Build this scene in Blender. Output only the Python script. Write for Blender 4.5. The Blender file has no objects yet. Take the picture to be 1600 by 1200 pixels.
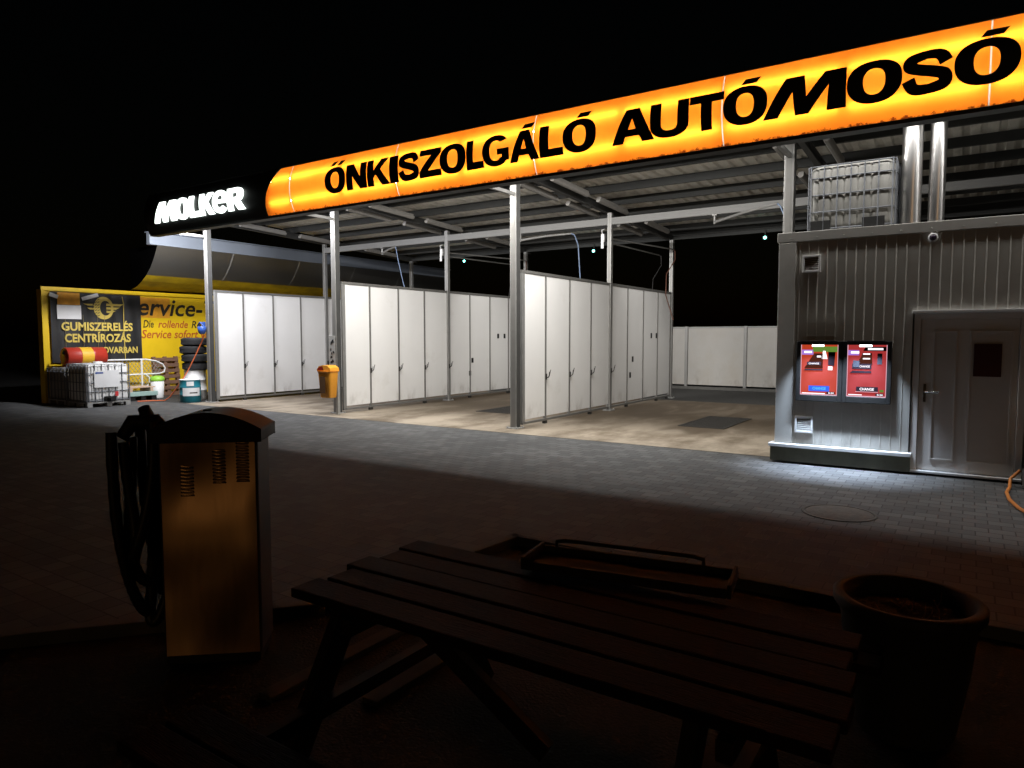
import bpy, math, random
from mathutils import Vector, Matrix
from mathutils.geometry import tessellate_polygon
random.seed(7)
S = bpy.context.scene
COL = S.collection
R = math.radians

# ------------------------------------------------------------------ camera, world, lights, exposure
cam = bpy.data.cameras.new("camera"); cam_o = bpy.data.objects.new("camera", cam); COL.objects.link(cam_o)
YAW, PITCH, ROLL, F = 0.58524, -0.06707, -0.0010, 1078.4
cy, sy, cp, sp = math.cos(YAW), math.sin(YAW), math.cos(PITCH), math.sin(PITCH)
fw = Vector((-sy*cp, cy*cp, sp)); rt = Vector((cy, sy, 0)); up = rt.cross(fw)
cr, sr = math.cos(ROLL), math.sin(ROLL)
rt, up = rt*cr + up*sr, up*cr - rt*sr
cam_o.matrix_world = Matrix(((rt.x, up.x, -fw.x, 0), (rt.y, up.y, -fw.y, 0), (rt.z, up.z, -fw.z, 1.75), (0, 0, 0, 1)))
cam.sensor_width = 36; cam.lens = F/1600*36; cam.clip_start = 0.05; cam.clip_end = 600
S.camera = cam_o

SUN_EL, SUN_AZ = 9.0, (0.36, -0.93)
world = bpy.data.worlds.new("World"); S.world = world; world.use_nodes = True
wn = world.node_tree.nodes; wl = world.node_tree.links
sky = wn.new("ShaderNodeTexSky"); sky.sky_type = 'NISHITA'; sky.sun_disc = False
sky.sun_elevation = R(1.0); sky.sun_rotation = math.atan2(SUN_AZ[0], SUN_AZ[1])
wl.new(sky.outputs[0], wn["Background"].inputs[0]); wn["Background"].inputs[1].default_value = 0.0006
sun = bpy.data.lights.new("dim_town_glow", 'SUN'); sun.energy = 0.04; sun.angle = R(12); sun.color = (1.0, 0.58, 0.26)
sun_o = bpy.data.objects.new("dim_town_glow", sun); COL.objects.link(sun_o)
sd = Vector((SUN_AZ[0], SUN_AZ[1], math.tan(R(SUN_EL)))).normalized()
sun_o.rotation_euler = sd.to_track_quat('Z', 'Y').to_euler()
S.view_settings.view_transform = 'Standard'; S.view_settings.look = 'None'
S.view_settings.exposure = 0; S.view_settings.gamma = 1
S.cycles.max_bounces = 10; S.cycles.diffuse_bounces = 6; S.cycles.sample_clamp_indirect = 4
S.cycles.use_denoising = True
S.cycles.caustics_reflective = False; S.cycles.caustics_refractive = False

LAMP_P = 320.0
WARM = (1.0, 0.972, 0.93)
def area_lamp(name, loc, sx, sy_, power, color, rot=(0, 0, 0), spread=180):
    l = bpy.data.lights.new(name, 'AREA'); l.shape = 'RECTANGLE'; l.size = sx; l.size_y = sy_; l.energy = power; l.color = color; l.spread = R(spread)
    o = bpy.data.objects.new(name, l); COL.objects.link(o); o.location = loc; o.rotation_euler = rot
    return o
# lamps fixed behind the sign, one to each bay
for x, k, c, L, a in ((-14.55, .88, (0.93, 0.94, 1.0), 3.6, 41), (-9.7, 1, WARM, 3.6, 41), (-5.1, 1, WARM, 3.0, 41), (-.6, .19, WARM, 4.2, 4), (3.6, .17, WARM, 3.4, 4)):
    area_lamp("bay_lamp", (x, 9.975, 4.71), L, 0.07, LAMP_P*k, c, (R(a), 0, 0), 165 if a > 0 else 112)
for x in (-14.6, -9.7, -4.75):  # added fill lamps, unseen, to brighten the rear of the bays
    area_lamp("rear_fill_lamp", (x, 15.12, 4.37), 3.4, 0.05, 72, WARM, (R(48), 0, 0), 110)
l0 = area_lamp("yard_fill_lamp", (-16.6, 9.975, 4.71), .25, .08, 350, (.97, .97, 1.0))  # extra unseen lamp added to brighten the yard
l0.rotation_euler = Vector((.80, -.20, .55)).to_track_quat('Z', 'Y').to_euler()
# the lit strip at the head of each pay screen
for x in (-1.70, -1.13):
    area_lamp("screen_head_light", (x, 9.925, 1.69), 0.36, 0.03, 21.0, (0.66, 0.80, 1.0), (0, 0, 0), 74)

# ------------------------------------------------------------------ helpers
def tag(o, label=None, cat=None, group=None, kind=None):
    if label: o["label"] = label
    if cat: o["category"] = cat
    if group: o["group"] = group
    if kind: o["kind"] = kind
    return o

def thing(name, label, cat, loc=(0, 0, 0), group=None):
    o = bpy.data.objects.new(name, None); o.empty_display_size = 0.1; COL.objects.link(o); o.location = loc
    return tag(o, label, cat, group)

def wloc(o):
    v = Vector((0, 0, 0))
    while o is not None:
        v += o.location; o = o.parent
    return v

class MB:
    def __init__(s): s.v = []; s.f = []; s.sm = []
    def add(s, vs, fs, smooth=False):
        b = len(s.v); s.v += [Vector(p) for p in vs]
        for f in fs: s.f.append([b+i for i in f]); s.sm.append(smooth)
        return s
    def box(s, x0, x1, y0, y1, z0, z1, M=None):
        p = [Vector((x, y, z)) for z in (z0, z1) for y in (y0, y1) for x in (x0, x1)]
        if M is not None: p = [M @ q for q in p]
        return s.add(p, [(0, 2, 3, 1), (4, 5, 7, 6), (0, 1, 5, 4), (2, 6, 7, 3), (0, 4, 6, 2), (1, 3, 7, 5)])
    def bar(s, a, b, w, h):
        a, b = Vector(a), Vector(b); d = b-a; L = d.length; d.normalize()
        up_ = Vector((0, 0, 1)) if abs(d.z) < .95 else Vector((0, 1, 0))
        x = d.cross(up_).normalized(); z = x.cross(d)
        M = Matrix(((x.x, d.x, z.x, a.x), (x.y, d.y, z.y, a.y), (x.z, d.z, z.z, a.z), (0, 0, 0, 1)))
        return s.box(-w/2, w/2, 0, L, -h/2, h/2, M)
    def tube(s, pts, r, n=8, caps=True):
        pts = [Vector(p) for p in pts]; rs = r if isinstance(r, (list, tuple)) else [r]*len(pts)
        vs = []; prev = None
        for i, p in enumerate(pts):
            t = (pts[min(i+1, len(pts)-1)]-pts[max(i-1, 0)]).normalized()
            if prev is None:
                a = Vector((0, 0, 1)) if abs(t.z) < .9 else Vector((1, 0, 0)); x = t.cross(a).normalized()
            else:
                x = (prev - t*prev.dot(t)).normalized()
            prev = x; y = t.cross(x)
            for k in range(n):
                an = 2*math.pi*k/n; vs.append(p + (x*math.cos(an)+y*math.sin(an))*rs[i])
        fs = [(i*n+k, i*n+(k+1) % n, (i+1)*n+(k+1) % n, (i+1)*n+k) for i in range(len(pts)-1) for k in range(n)]
        s.add(vs, fs, True)
        if caps:
            s.add(vs[:n], [tuple(range(n))[::-1]]); s.add(vs[-n:], [tuple(range(n))])
        return s
    def lathe(s, prof, n=32, c=(0, 0, 0), M=None, smooth=True):
        vs = []
        for r, z in prof:
            for k in range(n):
                a = 2*math.pi*k/n; q = Vector((r*math.cos(a), r*math.sin(a), z))
                if M is not None: q = M @ q
                vs.append(q + Vector(c))
        fs = [(i*n+k, i*n+(k+1) % n, (i+1)*n+(k+1) % n, (i+1)*n+k) for i in range(len(prof)-1) for k in range(n)]
        s.add(vs, fs, smooth)
        if prof[0][0] > 1e-6: s.add(vs[:n], [tuple(range(n))[::-1]])
        if prof[-1][0] > 1e-6: s.add(vs[-n:], [tuple(range(n))])
        return s
    def sheet(s, prof, d0, d1, fn):
        """prof: list of 2-D points, swept between d0 and d1 by fn(point, d) -> 3-D"""
        vs = [fn(p, d) for p in prof for d in (d0, d1)]
        return s.add(vs, [(2*i, 2*i+1, 2*i+3, 2*i+2) for i in range(len(prof)-1)])
    def poly(s, loops, fn, depth=0.0):
        """filled 2-D outline with holes, fn(u, v, d) -> 3-D, given a thickness"""
        L = [[Vector((p[0], p[1], 0)) for p in lp] for lp in loops]
        flat = [p for lp in L for p in lp]; tris = tessellate_polygon(L)
        s.add([fn(p.x, p.y, 0) for p in flat], [tuple(t) for t in tris])
        if depth:
            for lp in L:
                n = len(lp); vs = [fn(p.x, p.y, 0) for p in lp]+[fn(p.x, p.y, depth) for p in lp]
                s.add(vs, [(i, (i+1) % n, n+(i+1) % n, n+i) for i in range(n)])
        return s
    def build(s, name, mat, parent=None, bevel=0.0, seg=2, fixn=True):
        me = bpy.data.meshes.new(name); o0 = wloc(parent) if parent is not None else Vector((0, 0, 0))
        me.from_pydata([tuple(p-o0) for p in s.v], [], s.f)
        me.polygons.foreach_set("use_smooth", s.sm)
        me.materials.append(mat)
        o = bpy.data.objects.new(name, me); COL.objects.link(o)
        if parent is not None: o.parent = parent
        if bevel:
            b = o.modifiers.new("bevel", 'BEVEL'); b.width = bevel; b.segments = seg; b.limit_method = 'ANGLE'; b.angle_limit = R(40)
        return o

def kids(o): return [c for c in bpy.data.objects if c.parent == o]
def copy_tree(o, loc=None, parent=None):
    c = o.copy(); COL.objects.link(c)
    if parent is not None: c.parent = parent
    if loc is not None: c.location = loc
    for k in kids(o): copy_tree(k, None, c)
    return c

# ------------------------------------------------------------------ materials
def mat(name, col, rough=.6, metal=0., var=.12, scale=6., bump=0., bscale=60., spec=.4, stretch=None, dirt=None, emit=None, estr=0., rv=1.):
    m = bpy.data.materials.new(name); m.use_nodes = True; nt = m.node_tree; N = nt.nodes; K = nt.links
    b = N["Principled BSDF"]; b.inputs["Roughness"].default_value = rough; b.inputs["Metallic"].default_value = metal
    b.inputs["Specular IOR Level"].default_value = spec
    tc = N.new("ShaderNodeTexCoord"); src = tc.outputs["Object"]
    if stretch:
        mp = N.new("ShaderNodeMapping"); mp.inputs["Scale"].default_value = stretch; K.new(src, mp.inputs[0]); src = mp.outputs[0]
    nz = N.new("ShaderNodeTexNoise"); nz.inputs["Scale"].default_value = scale; nz.inputs["Detail"].default_value = 6; nz.inputs["Roughness"].default_value = .6
    K.new(src, nz.inputs["Vector"])
    rp = N.new("ShaderNodeValToRGB"); c = Vector(col)
    rp.color_ramp.elements[0].position = .3; rp.color_ramp.elements[1].position = .7
    rp.color_ramp.elements[0].color = (*(c*(1-var)), 1); rp.color_ramp.elements[1].color = (*(c*(1+var)), 1)
    K.new(nz.outputs[0], rp.inputs[0]); out = rp.outputs[0]
    if dirt:   # (colour, noise scale, low, high, strength)
        dc, ds, lo, hi, st = dirt
        n2 = N.new("ShaderNodeTexNoise"); n2.inputs["Scale"].default_value = ds; n2.inputs["Detail"].default_value = 8; n2.inputs["Roughness"].default_value = .65
        K.new(src, n2.inputs["Vector"])
        mr = N.new("ShaderNodeMapRange"); mr.inputs[1].default_value = lo; mr.inputs[2].default_value = hi; mr.inputs[4].default_value = st
        K.new(n2.outputs[0], mr.inputs[0])
        mx = N.new("ShaderNodeMix"); mx.data_type = 'RGBA'; K.new(mr.outputs[0], mx.inputs[0]); K.new(out, mx.inputs[6]); mx.inputs[7].default_value = (*dc, 1); out = mx.outputs[2]
    K.new(out, b.inputs["Base Color"])
    rm = N.new("ShaderNodeMapRange"); rm.inputs[3].default_value = max(rough-.08*rv, .03); rm.inputs[4].default_value = min(rough+.1*rv, 1)
    K.new(nz.outputs[0], rm.inputs[0]); K.new(rm.outputs[0], b.inputs["Roughness"])
    if bump:
        n3 = N.new("ShaderNodeTexNoise"); n3.inputs["Scale"].default_value = bscale; n3.inputs["Detail"].default_value = 4; K.new(src, n3.inputs["Vector"])
        bp = N.new("ShaderNodeBump"); bp.inputs["Strength"].default_value = bump; bp.inputs["Distance"].default_value = .01
        K.new(n3.outputs[0], bp.inputs["Height"]); K.new(bp.outputs[0], b.inputs["Normal"])
    if emit:
        b.inputs["Emission Color"].default_value = (*emit, 1); b.inputs["Emission Strength"].default_value = estr
    return m

def emitter(name, col, st):
    m = bpy.data.materials.new(name); m.use_nodes = True; N = m.node_tree.nodes; N.clear()
    e = N.new("ShaderNodeEmission"); e.inputs[0].default_value = (*col, 1); e.inputs[1].default_value = st
    o = N.new("ShaderNodeOutputMaterial"); m.node_tree.links.new(e.outputs[0], o.inputs[0]); return m

M = {}
M['alu'] = mat('aluminium', (.26, .257, .248), .42, .35, .08, 5, dirt=((.2, .17, .13), 3, .55, .8, .4))
M['cage'] = mat('cage_tube', (.17, .18, .20), .5, .3, .1, 9)
M['tie'] = mat('white_profile', (.19, .188, .182), .5, 0, .05, 4)
M['galv'] = mat('galvanised_steel', (.34, .34, .33), .5, .3, .15, 9, dirt=((.2, .18, .15), 2.5, .5, .8, .5))
M['beam'] = mat('dark_beam_steel', (.045, .045, .043), .8, 0, .15, 6)
M['purlin'] = mat('purlin_steel', (.035, .036, .035), .8, 0, .12, 6)
M['roof'] = mat('roof_sheet', (.78, .76, .70), .55, .15, .1, 3, dirt=((.2, .19, .16), 2, .5, .8, .5))
M['white_tube'] = mat('white_fixture', (.21, .20, .185), .5, 0, .08, 6)
M['white'] = mat('white_panel', (.78, .775, .765), .35, 0, .02, 1.5, dirt=((.52, .49, .44), 1.1, .60, .85, .5))
def grime(m, z0, z1, col, st, sc):
    N, K = m.node_tree.nodes, m.node_tree.links; b = N["Principled BSDF"]; old = b.inputs["Base Color"].links[0].from_socket
    tc = N.new("ShaderNodeTexCoord"); sx = N.new("ShaderNodeSeparateXYZ"); K.new(tc.outputs["Object"], sx.inputs[0])
    h = N.new("ShaderNodeMapRange"); h.inputs[1].default_value = z0; h.inputs[2].default_value = z1; h.inputs[3].default_value = 1; h.inputs[4].default_value = 0; K.new(sx.outputs[2], h.inputs[0])
    n = N.new("ShaderNodeTexNoise"); n.inputs["Scale"].default_value = sc; n.inputs["Detail"].default_value = 8; n.inputs["Roughness"].default_value = .68
    mp = N.new("ShaderNodeMapping"); mp.inputs["Scale"].default_value = (1, 1, .45); K.new(tc.outputs["Object"], mp.inputs[0]); K.new(mp.outputs[0], n.inputs["Vector"])
    r = N.new("ShaderNodeMapRange"); r.inputs[1].default_value = .52; r.inputs[2].default_value = .74; r.inputs[4].default_value = st; K.new(n.outputs[0], r.inputs[0])
    mu = N.new("ShaderNodeMath"); mu.operation = 'MULTIPLY'; K.new(h.outputs[0], mu.inputs[0]); K.new(r.outputs[0], mu.inputs[1])
    mx = N.new("ShaderNodeMix"); mx.data_type = 'RGBA'; K.new(mu.outputs[0], mx.inputs[0]); K.new(old, mx.inputs[6]); mx.inputs[7].default_value = (*col, 1)
    K.new(mx.outputs[2], b.inputs["Base Color"])
grime(M['white'], .12, .5, (.20, .165, .12), .8, 2.6)
M['frame'] = mat('panel_frame', (.20, .195, .185), .45, .4, .08, 6)
M['fence'] = mat('fence_panel', (.43, .415, .39), .5, 0, .05, 1.2, dirt=((.38, .33, .26), 1.1, .45, .8, .6))
grime(M['fence'], .1, .8, (.16, .13, .09), .95, 2.0)
M['black'] = mat('black_plastic', (.008, .008, .008), .6, 0, .2, 20)
M['unlit_black'] = mat('unlit_end_black', (.0015, .0015, .0015), 1, 0, .1, 4, spec=0)  # near-black colour keeps the overhang's unlit end dark
M['fascia'] = mat('dark_fascia', (.010, .011, .011), .55, 0, .2, 2)
M['rubber'] = mat('rubber', (.016, .016, .017), .75, 0, .25, 25, bump=.3)
M['vinyl'] = mat('black_vinyl', (.010, .008, .007), .5, 0, .2, 10)
M['cabin'] = mat('cabin_sheet', (.52, .505, .465), .42, .1, .05, 3, dirt=((.24, .22, .19), 1.6, .5, .8, .5))
M['cabin_trim'] = mat('cabin_trim', (.50, .49, .46), .42, .1, .05, 3, dirt=((.28, .26, .22), 1.6, .5, .8, .4))
M['olive'] = mat('plinth_paint', (.13, .125, .085), .6, 0, .12, 5, dirt=((.06, .055, .04), 3, .5, .8, .6))
grime(M['cabin'], .2, .9, (.16, .145, .12), .7, 3.5)
M['cap'] = mat('white_ledge', (.74, .74, .74), .35, 0, .04, 4)
M['door'] = mat('door_plastic', (.72, .68, .64), .35, 0, .04, 2)
M['door_in'] = mat('door_infill', (.66, .62, .58), .4, 0, .05, 2)
M['steel'] = mat('polished_steel', (.70, .69, .68), .30, 1.0, .05, 4, stretch=(30, 30, .6))
M['chrome'] = mat('door_handle_metal', (.7, .7, .7), .25, 1.0, .03, 4)
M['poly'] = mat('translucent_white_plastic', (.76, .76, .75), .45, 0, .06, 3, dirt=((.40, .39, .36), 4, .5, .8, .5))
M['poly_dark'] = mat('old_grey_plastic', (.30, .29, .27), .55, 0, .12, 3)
M['paper'] = mat('white_paper', (.74, .74, .74), .7, 0, .04, 5)
M['red'] = mat('red_paint', (.42, .035, .02), .4, 0, .1, 5, dirt=((.14, .03, .02), 5, .55, .8, .6))
M['redflat'] = mat('red_sticker', (.6, .05, .05), .6)
M['band'] = mat('yellow_band', (.72, .42, .03), .45, 0, .08, 5)
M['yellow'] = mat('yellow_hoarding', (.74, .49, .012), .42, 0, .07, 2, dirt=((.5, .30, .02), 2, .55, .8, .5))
M['reflected_yellow'] = mat('painted_yellow_reflection', (.42, .285, .012), .4, 0, .25, 2.5, dirt=((.12, .085, .02), 2.2, .45, .72, .8), stretch=(1, .5, 1))
M['orange_fade'] = mat('faded_orange_print', (.66, .30, .02), .5, 0, .25, 3)
M['banner'] = mat('black_banner', (.022, .022, .023), .45, 0, .25, 2, bump=.25, bscale=5)
M['gold'] = mat('gold_print', (.62, .47, .10), .5, 0, .08, 10)
M['print_black'] = mat('black_print', (.02, .016, .012), .5)
M['print_red'] = mat('red_brown_print', (.42, .09, .02), .5)
M['bronze'] = mat('dark_cladding', (.34, .325, .30), .30, .88, .03, .6, rv=0.)
M['bronze_seam'] = mat('cladding_seam', (.42, .40, .37), .4, .5)
M['paleband'] = mat('pale_blue_parapet', (.20, .225, .265), .5, 0, .05, 2)
M['concrete'] = mat('kerb_concrete', (.11, .107, .10), .85, 0, .15, 8, bump=.5, bscale=120)
M['edging'] = mat('dimmed_edging', (.055, .053, .045), .9, 0, .2, 8)  # concrete colour dimmed to sink the edging into the dark foreground
M['teal'] = mat('teal_paint', (.02, .20, .26), .4, 0, .08, 5)
M['blue'] = mat('blue_plastic', (.03, .08, .30), .35, 0, .1, 8)
M['green'] = mat('lime_plastic', (.30, .62, .06), .4, 0, .1, 6)
M['mint'] = mat('mint_board', (.32, .46, .42), .6, 0, .1, 6)
M['beige'] = mat('raw_board', (.55, .40, .30), .75, 0, .15, 6)
M['wood'] = mat('pallet_wood', (.17, .09, .055), .8, 0, .3, 4, stretch=(1, 1, 8))
M['orange'] = mat('orange_plastic', (.80, .34, .035), .38, 0, .06, 6)
M['hose_orange'] = mat('orange_hose', (.62, .22, .05), .5, 0, .08, 20)
M['hose_red'] = mat('red_hose', (.70, .16, .06), .45, 0, .08, 20)
M['hose_brown'] = mat('dull_red_hose', (.09, .035, .022), .5, 0, .1, 20)
M['hose_black'] = mat('black_hose', (.018, .017, .017), .45, 0, .2, 20)
M['hose_blue'] = mat('blue_grey_hose', (.16, .22, .34), .4, 0, .1, 20)
M['iron'] = mat('cast_iron', (.05, .047, .043), .65, .4, .25, 15, bump=.4)
M['iron_pale'] = mat('dusty_iron', (.105, .10, .095), .85, 0, .25, 12, bump=.5)
M['poster'] = mat('dark_red_poster', (.055, .006, .007), .4, 0, .1, 6)
M['plank'] = mat('stained_plank', (.018, .0075, .005), .7, 0, .5, 5, stretch=(1.2, 14, 14), bump=.5, bscale=20, dirt=((.075, .036, .02), 6, .60, .74, .7), spec=.12)
M['plank_dark'] = mat('underframe_wood', (.018, .011, .008), .7, 0, .4, 5, stretch=(2, 2, 10))
M['terracotta'] = mat('glazed_planter', (.035, .03, .026), .7, 0, .15, 8)
M['soil'] = mat('potting_soil', (.045, .035, .026), .95, 0, .5, 25, bump=1.0, bscale=40)
M['tarmac'] = mat('asphalt', (.045, .044, .042), .9, 0, .25, 10, bump=.6, bscale=150)
M['earth'] = mat('dark_ground', (.030, .025, .020), .95, 0, .35, 3, bump=.8, bscale=60)
M['grey_hose'] = mat('pale_grey_hose', (.20, .19, .19), .5)

# vacuum cabinet: brushed stainless sheet, slightly wavy
m = mat('brushed_stainless', (.66, .42, .21), .40, 1.0, .05, 5, stretch=(6, 6, .8)); M['vac'] = m
N, K = m.node_tree.nodes, m.node_tree.links
nz = N.new("ShaderNodeTexNoise"); nz.inputs["Scale"].default_value = 2.4; nz.inputs["Detail"].default_value = .6
tc = N.new("ShaderNodeTexCoord"); mp = N.new("ShaderNodeMapping"); mp.inputs["Scale"].default_value = (1, 1, .6); K.new(tc.outputs["Object"], mp.inputs[0]); K.new(mp.outputs[0], nz.inputs["Vector"])
bp = N.new("ShaderNodeBump"); bp.inputs["Strength"].default_value = .9; bp.inputs["Distance"].default_value = .16
K.new(nz.outputs[0], bp.inputs["Height"]); K.new(bp.outputs[0], N["Principled BSDF"].inputs["Normal"])

# block paving
m = bpy.data.materials.new('block_paving'); m.use_nodes = True; M['pavers'] = m
N, K = m.node_tree.nodes, m.node_tree.links; b = N["Principled BSDF"]
tc = N.new("ShaderNodeTexCoord"); br = N.new("ShaderNodeTexBrick"); K.new(tc.outputs["Object"], br.inputs["Vector"])
br.inputs["Scale"].default_value = 1; br.inputs["Brick Width"].default_value = .20; br.inputs["Row Height"].default_value = .165
br.inputs["Mortar Size"].default_value = .006; br.inputs["Mortar Smooth"].default_value = .3; br.inputs["Bias"].default_value = -.2
br.inputs["Color1"].default_value = (.068, .070, .072, 1); br.inputs["Color2"].default_value = (.118, .119, .120, 1); br.inputs["Mortar"].default_value = (.03, .029, .028, 1)
nz = N.new("ShaderNodeTexNoise"); nz.inputs["Scale"].default_value = .6; nz.inputs["Detail"].default_value = 8; K.new(tc.outputs["Object"], nz.inputs["Vector"])
mr = N.new("ShaderNodeMapRange"); mr.inputs[1].default_value = .3; mr.inputs[2].default_value = .7; mr.inputs[3].default_value = .72; mr.inputs[4].default_value = 1.18; K.new(nz.outputs[0], mr.inputs[0])
mx = N.new("ShaderNodeMix"); mx.data_type = 'RGBA'; mx.blend_type = 'MULTIPLY'; mx.inputs[0].default_value = 1
K.new(br.outputs[0], mx.inputs[6]); K.new(mr.outputs[0], mx.inputs[7]); K.new(mx.outputs[2], b.inputs["Base Color"])
b.inputs["Roughness"].default_value = .75
n3 = N.new("ShaderNodeTexNoise"); n3.inputs["Scale"].default_value = 90; n3.inputs["Detail"].default_value = 3; K.new(tc.outputs["Object"], n3.inputs["Vector"])
ma = N.new("ShaderNodeMath"); ma.operation = 'MULTIPLY_ADD'; ma.inputs[1].default_value = .25; K.new(n3.outputs[0], ma.inputs[0])
inv = N.new("ShaderNodeMath"); inv.operation = 'SUBTRACT'; inv.inputs[0].default_value = 1; K.new(br.outputs["Fac"], inv.inputs[1]); K.new(inv.outputs[0], ma.inputs[2])
bp = N.new("ShaderNodeBump"); bp.inputs["Strength"].default_value = .6; bp.inputs["Distance"].default_value = .006; K.new(ma.outputs[0], bp.inputs["Height"]); K.new(bp.outputs[0], b.inputs["Normal"])

# stained wash-bay concrete: pale sand with dark wet drags along the driving direction, rear darkened against the lamps
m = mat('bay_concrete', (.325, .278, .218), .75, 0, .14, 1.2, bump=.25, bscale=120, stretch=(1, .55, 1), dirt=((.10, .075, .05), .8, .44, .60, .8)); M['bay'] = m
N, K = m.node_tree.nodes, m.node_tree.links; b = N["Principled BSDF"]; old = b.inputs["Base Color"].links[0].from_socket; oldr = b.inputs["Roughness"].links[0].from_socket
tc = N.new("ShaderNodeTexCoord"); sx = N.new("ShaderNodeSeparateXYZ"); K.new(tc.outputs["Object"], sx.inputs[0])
h = N.new("ShaderNodeMapRange"); h.interpolation_type = 'SMOOTHSTEP'; h.inputs[1].default_value = 10.9; h.inputs[2].default_value = 14.6; K.new(sx.outputs[1], h.inputs[0])  # colour darkens to the rear, offsetting the added rear light
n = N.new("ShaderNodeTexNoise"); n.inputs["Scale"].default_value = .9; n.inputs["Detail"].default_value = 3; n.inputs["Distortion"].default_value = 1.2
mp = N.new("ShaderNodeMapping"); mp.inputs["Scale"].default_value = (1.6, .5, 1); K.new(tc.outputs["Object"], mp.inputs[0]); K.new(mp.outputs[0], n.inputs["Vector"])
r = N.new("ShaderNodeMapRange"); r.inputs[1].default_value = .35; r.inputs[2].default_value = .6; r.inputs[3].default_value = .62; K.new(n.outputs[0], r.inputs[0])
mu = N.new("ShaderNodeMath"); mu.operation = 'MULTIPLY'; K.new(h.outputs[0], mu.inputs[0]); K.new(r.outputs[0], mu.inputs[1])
# wet sludge stains round each floor grate
acc_ = mu.outputs[0]
for gx in (-4.30, -9.25, -14.2):
    c_ = N.new("ShaderNodeVectorMath"); c_.operation = 'SUBTRACT'; c_.inputs[1].default_value = (gx, 14.0, .004); K.new(tc.outputs["Object"], c_.inputs[0])
    s_ = N.new("ShaderNodeVectorMath"); s_.operation = 'MULTIPLY'; s_.inputs[1].default_value = (.42, .30, 0); K.new(c_.outputs[0], s_.inputs[0])
    l_ = N.new("ShaderNodeVectorMath"); l_.operation = 'LENGTH'; K.new(s_.outputs[0], l_.inputs[0])
    w_ = N.new("ShaderNodeMath"); w_.operation = 'MULTIPLY_ADD'; w_.inputs[1].default_value = 1.1; K.new(n.outputs[0], w_.inputs[0]); K.new(l_.outputs[1], w_.inputs[2])
    q_ = N.new("ShaderNodeMapRange"); q_.interpolation_type = 'SMOOTHSTEP'; q_.inputs[1].default_value = .75; q_.inputs[2].default_value = 1.35; q_.inputs[3].default_value = .92; q_.inputs[4].default_value = 0; K.new(w_.outputs[0], q_.inputs[0])
    x_ = N.new("ShaderNodeMath"); x_.operation = 'MAXIMUM'; K.new(acc_, x_.inputs[0]); K.new(q_.outputs[0], x_.inputs[1]); acc_ = x_.outputs[0]
class _A: pass
mu = _A(); mu.outputs = [acc_]
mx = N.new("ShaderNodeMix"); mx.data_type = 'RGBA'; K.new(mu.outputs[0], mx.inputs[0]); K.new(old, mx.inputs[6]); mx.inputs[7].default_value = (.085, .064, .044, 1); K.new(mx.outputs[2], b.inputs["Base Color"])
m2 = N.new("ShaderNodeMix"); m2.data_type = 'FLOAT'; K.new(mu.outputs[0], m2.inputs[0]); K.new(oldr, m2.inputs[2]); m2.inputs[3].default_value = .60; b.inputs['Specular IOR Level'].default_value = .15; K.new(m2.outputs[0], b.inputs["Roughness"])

# translucent sign face (lit from behind by real tubes)
m = bpy.data.materials.new('orange_acrylic'); m.use_nodes = True; M['acrylic'] = m
N, K = m.node_tree.nodes, m.node_tree.links; N.clear()
out = N.new("ShaderNodeOutputMaterial"); tr = N.new("ShaderNodeBsdfTranslucent"); df = N.new("ShaderNodeBsdfPrincipled"); ms = N.new("ShaderNodeMixShader")
tc = N.new("ShaderNodeTexCoord"); sx = N.new("ShaderNodeSeparateXYZ"); K.new(tc.outputs["Object"], sx.inputs[0])
nz = N.new("ShaderNodeTexNoise"); nz.inputs["Scale"].default_value = 9; nz.inputs["Detail"].default_value = 8; nz.inputs["Roughness"].default_value = .7; K.new(tc.outputs["Object"], nz.inputs["Vector"])
# grime creeping up from the lower edge
h = N.new("ShaderNodeMapRange"); h.inputs[1].default_value = 0.0; h.inputs[2].default_value = .085; h.inputs[3].default_value = .54; h.inputs[4].default_value = .20; K.new(sx.outputs[2], h.inputs[0])
lt = N.new("ShaderNodeMath"); lt.operation = 'SUBTRACT'; K.new(h.outputs[0], lt.inputs[0]); K.new(nz.outputs[0], lt.inputs[1])
g = N.new("ShaderNodeMapRange"); g.inputs[1].default_value = -.02; g.inputs[2].default_value = .05; K.new(lt.outputs[0], g.inputs[0])
n2 = N.new("ShaderNodeTexNoise"); n2.inputs["Scale"].default_value = 2.2; n2.inputs["Detail"].default_value = 5; K.new(tc.outputs["Object"], n2.inputs["Vector"])
rp = N.new("ShaderNodeValToRGB"); rp.color_ramp.elements[0].position = .3; rp.color_ramp.elements[1].position = .7
rp.color_ramp.elements[0].color = (.84, .20, .012, 1); rp.color_ramp.elements[1].color = (.90, .245, .018, 1); K.new(n2.outputs[0], rp.inputs[0])
mx = N.new("ShaderNodeMix"); mx.data_type = 'RGBA'; K.new(g.outputs[0], mx.inputs[0]); K.new(rp.outputs[0], mx.inputs[6]); mx.inputs[7].default_value = (.20, .035, .004, 1)
K.new(mx.outputs[2], tr.inputs[0]); K.new(mx.outputs[2], df.inputs["Base Color"]); df.inputs["Roughness"].default_value = .25
ms.inputs[0].default_value = .25; K.new(tr.outputs[0], ms.inputs[1]); K.new(df.outputs[0], ms.inputs[2]); K.new(ms.outputs[0], out.inputs[0])
M['box_white'] = mat('lightbox_inside', (.42, .42, .41), .6, 0, .02)
M['tube_lit'] = emitter('lit_tube', (1.0, .95, .85), 28.0)
M['molker'] = emitter('white_lit_letter', (.90, 1.0, .94), 3.2)
M['led'] = emitter('teal_led', (.25, 1.0, .85), 9.0)

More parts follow.
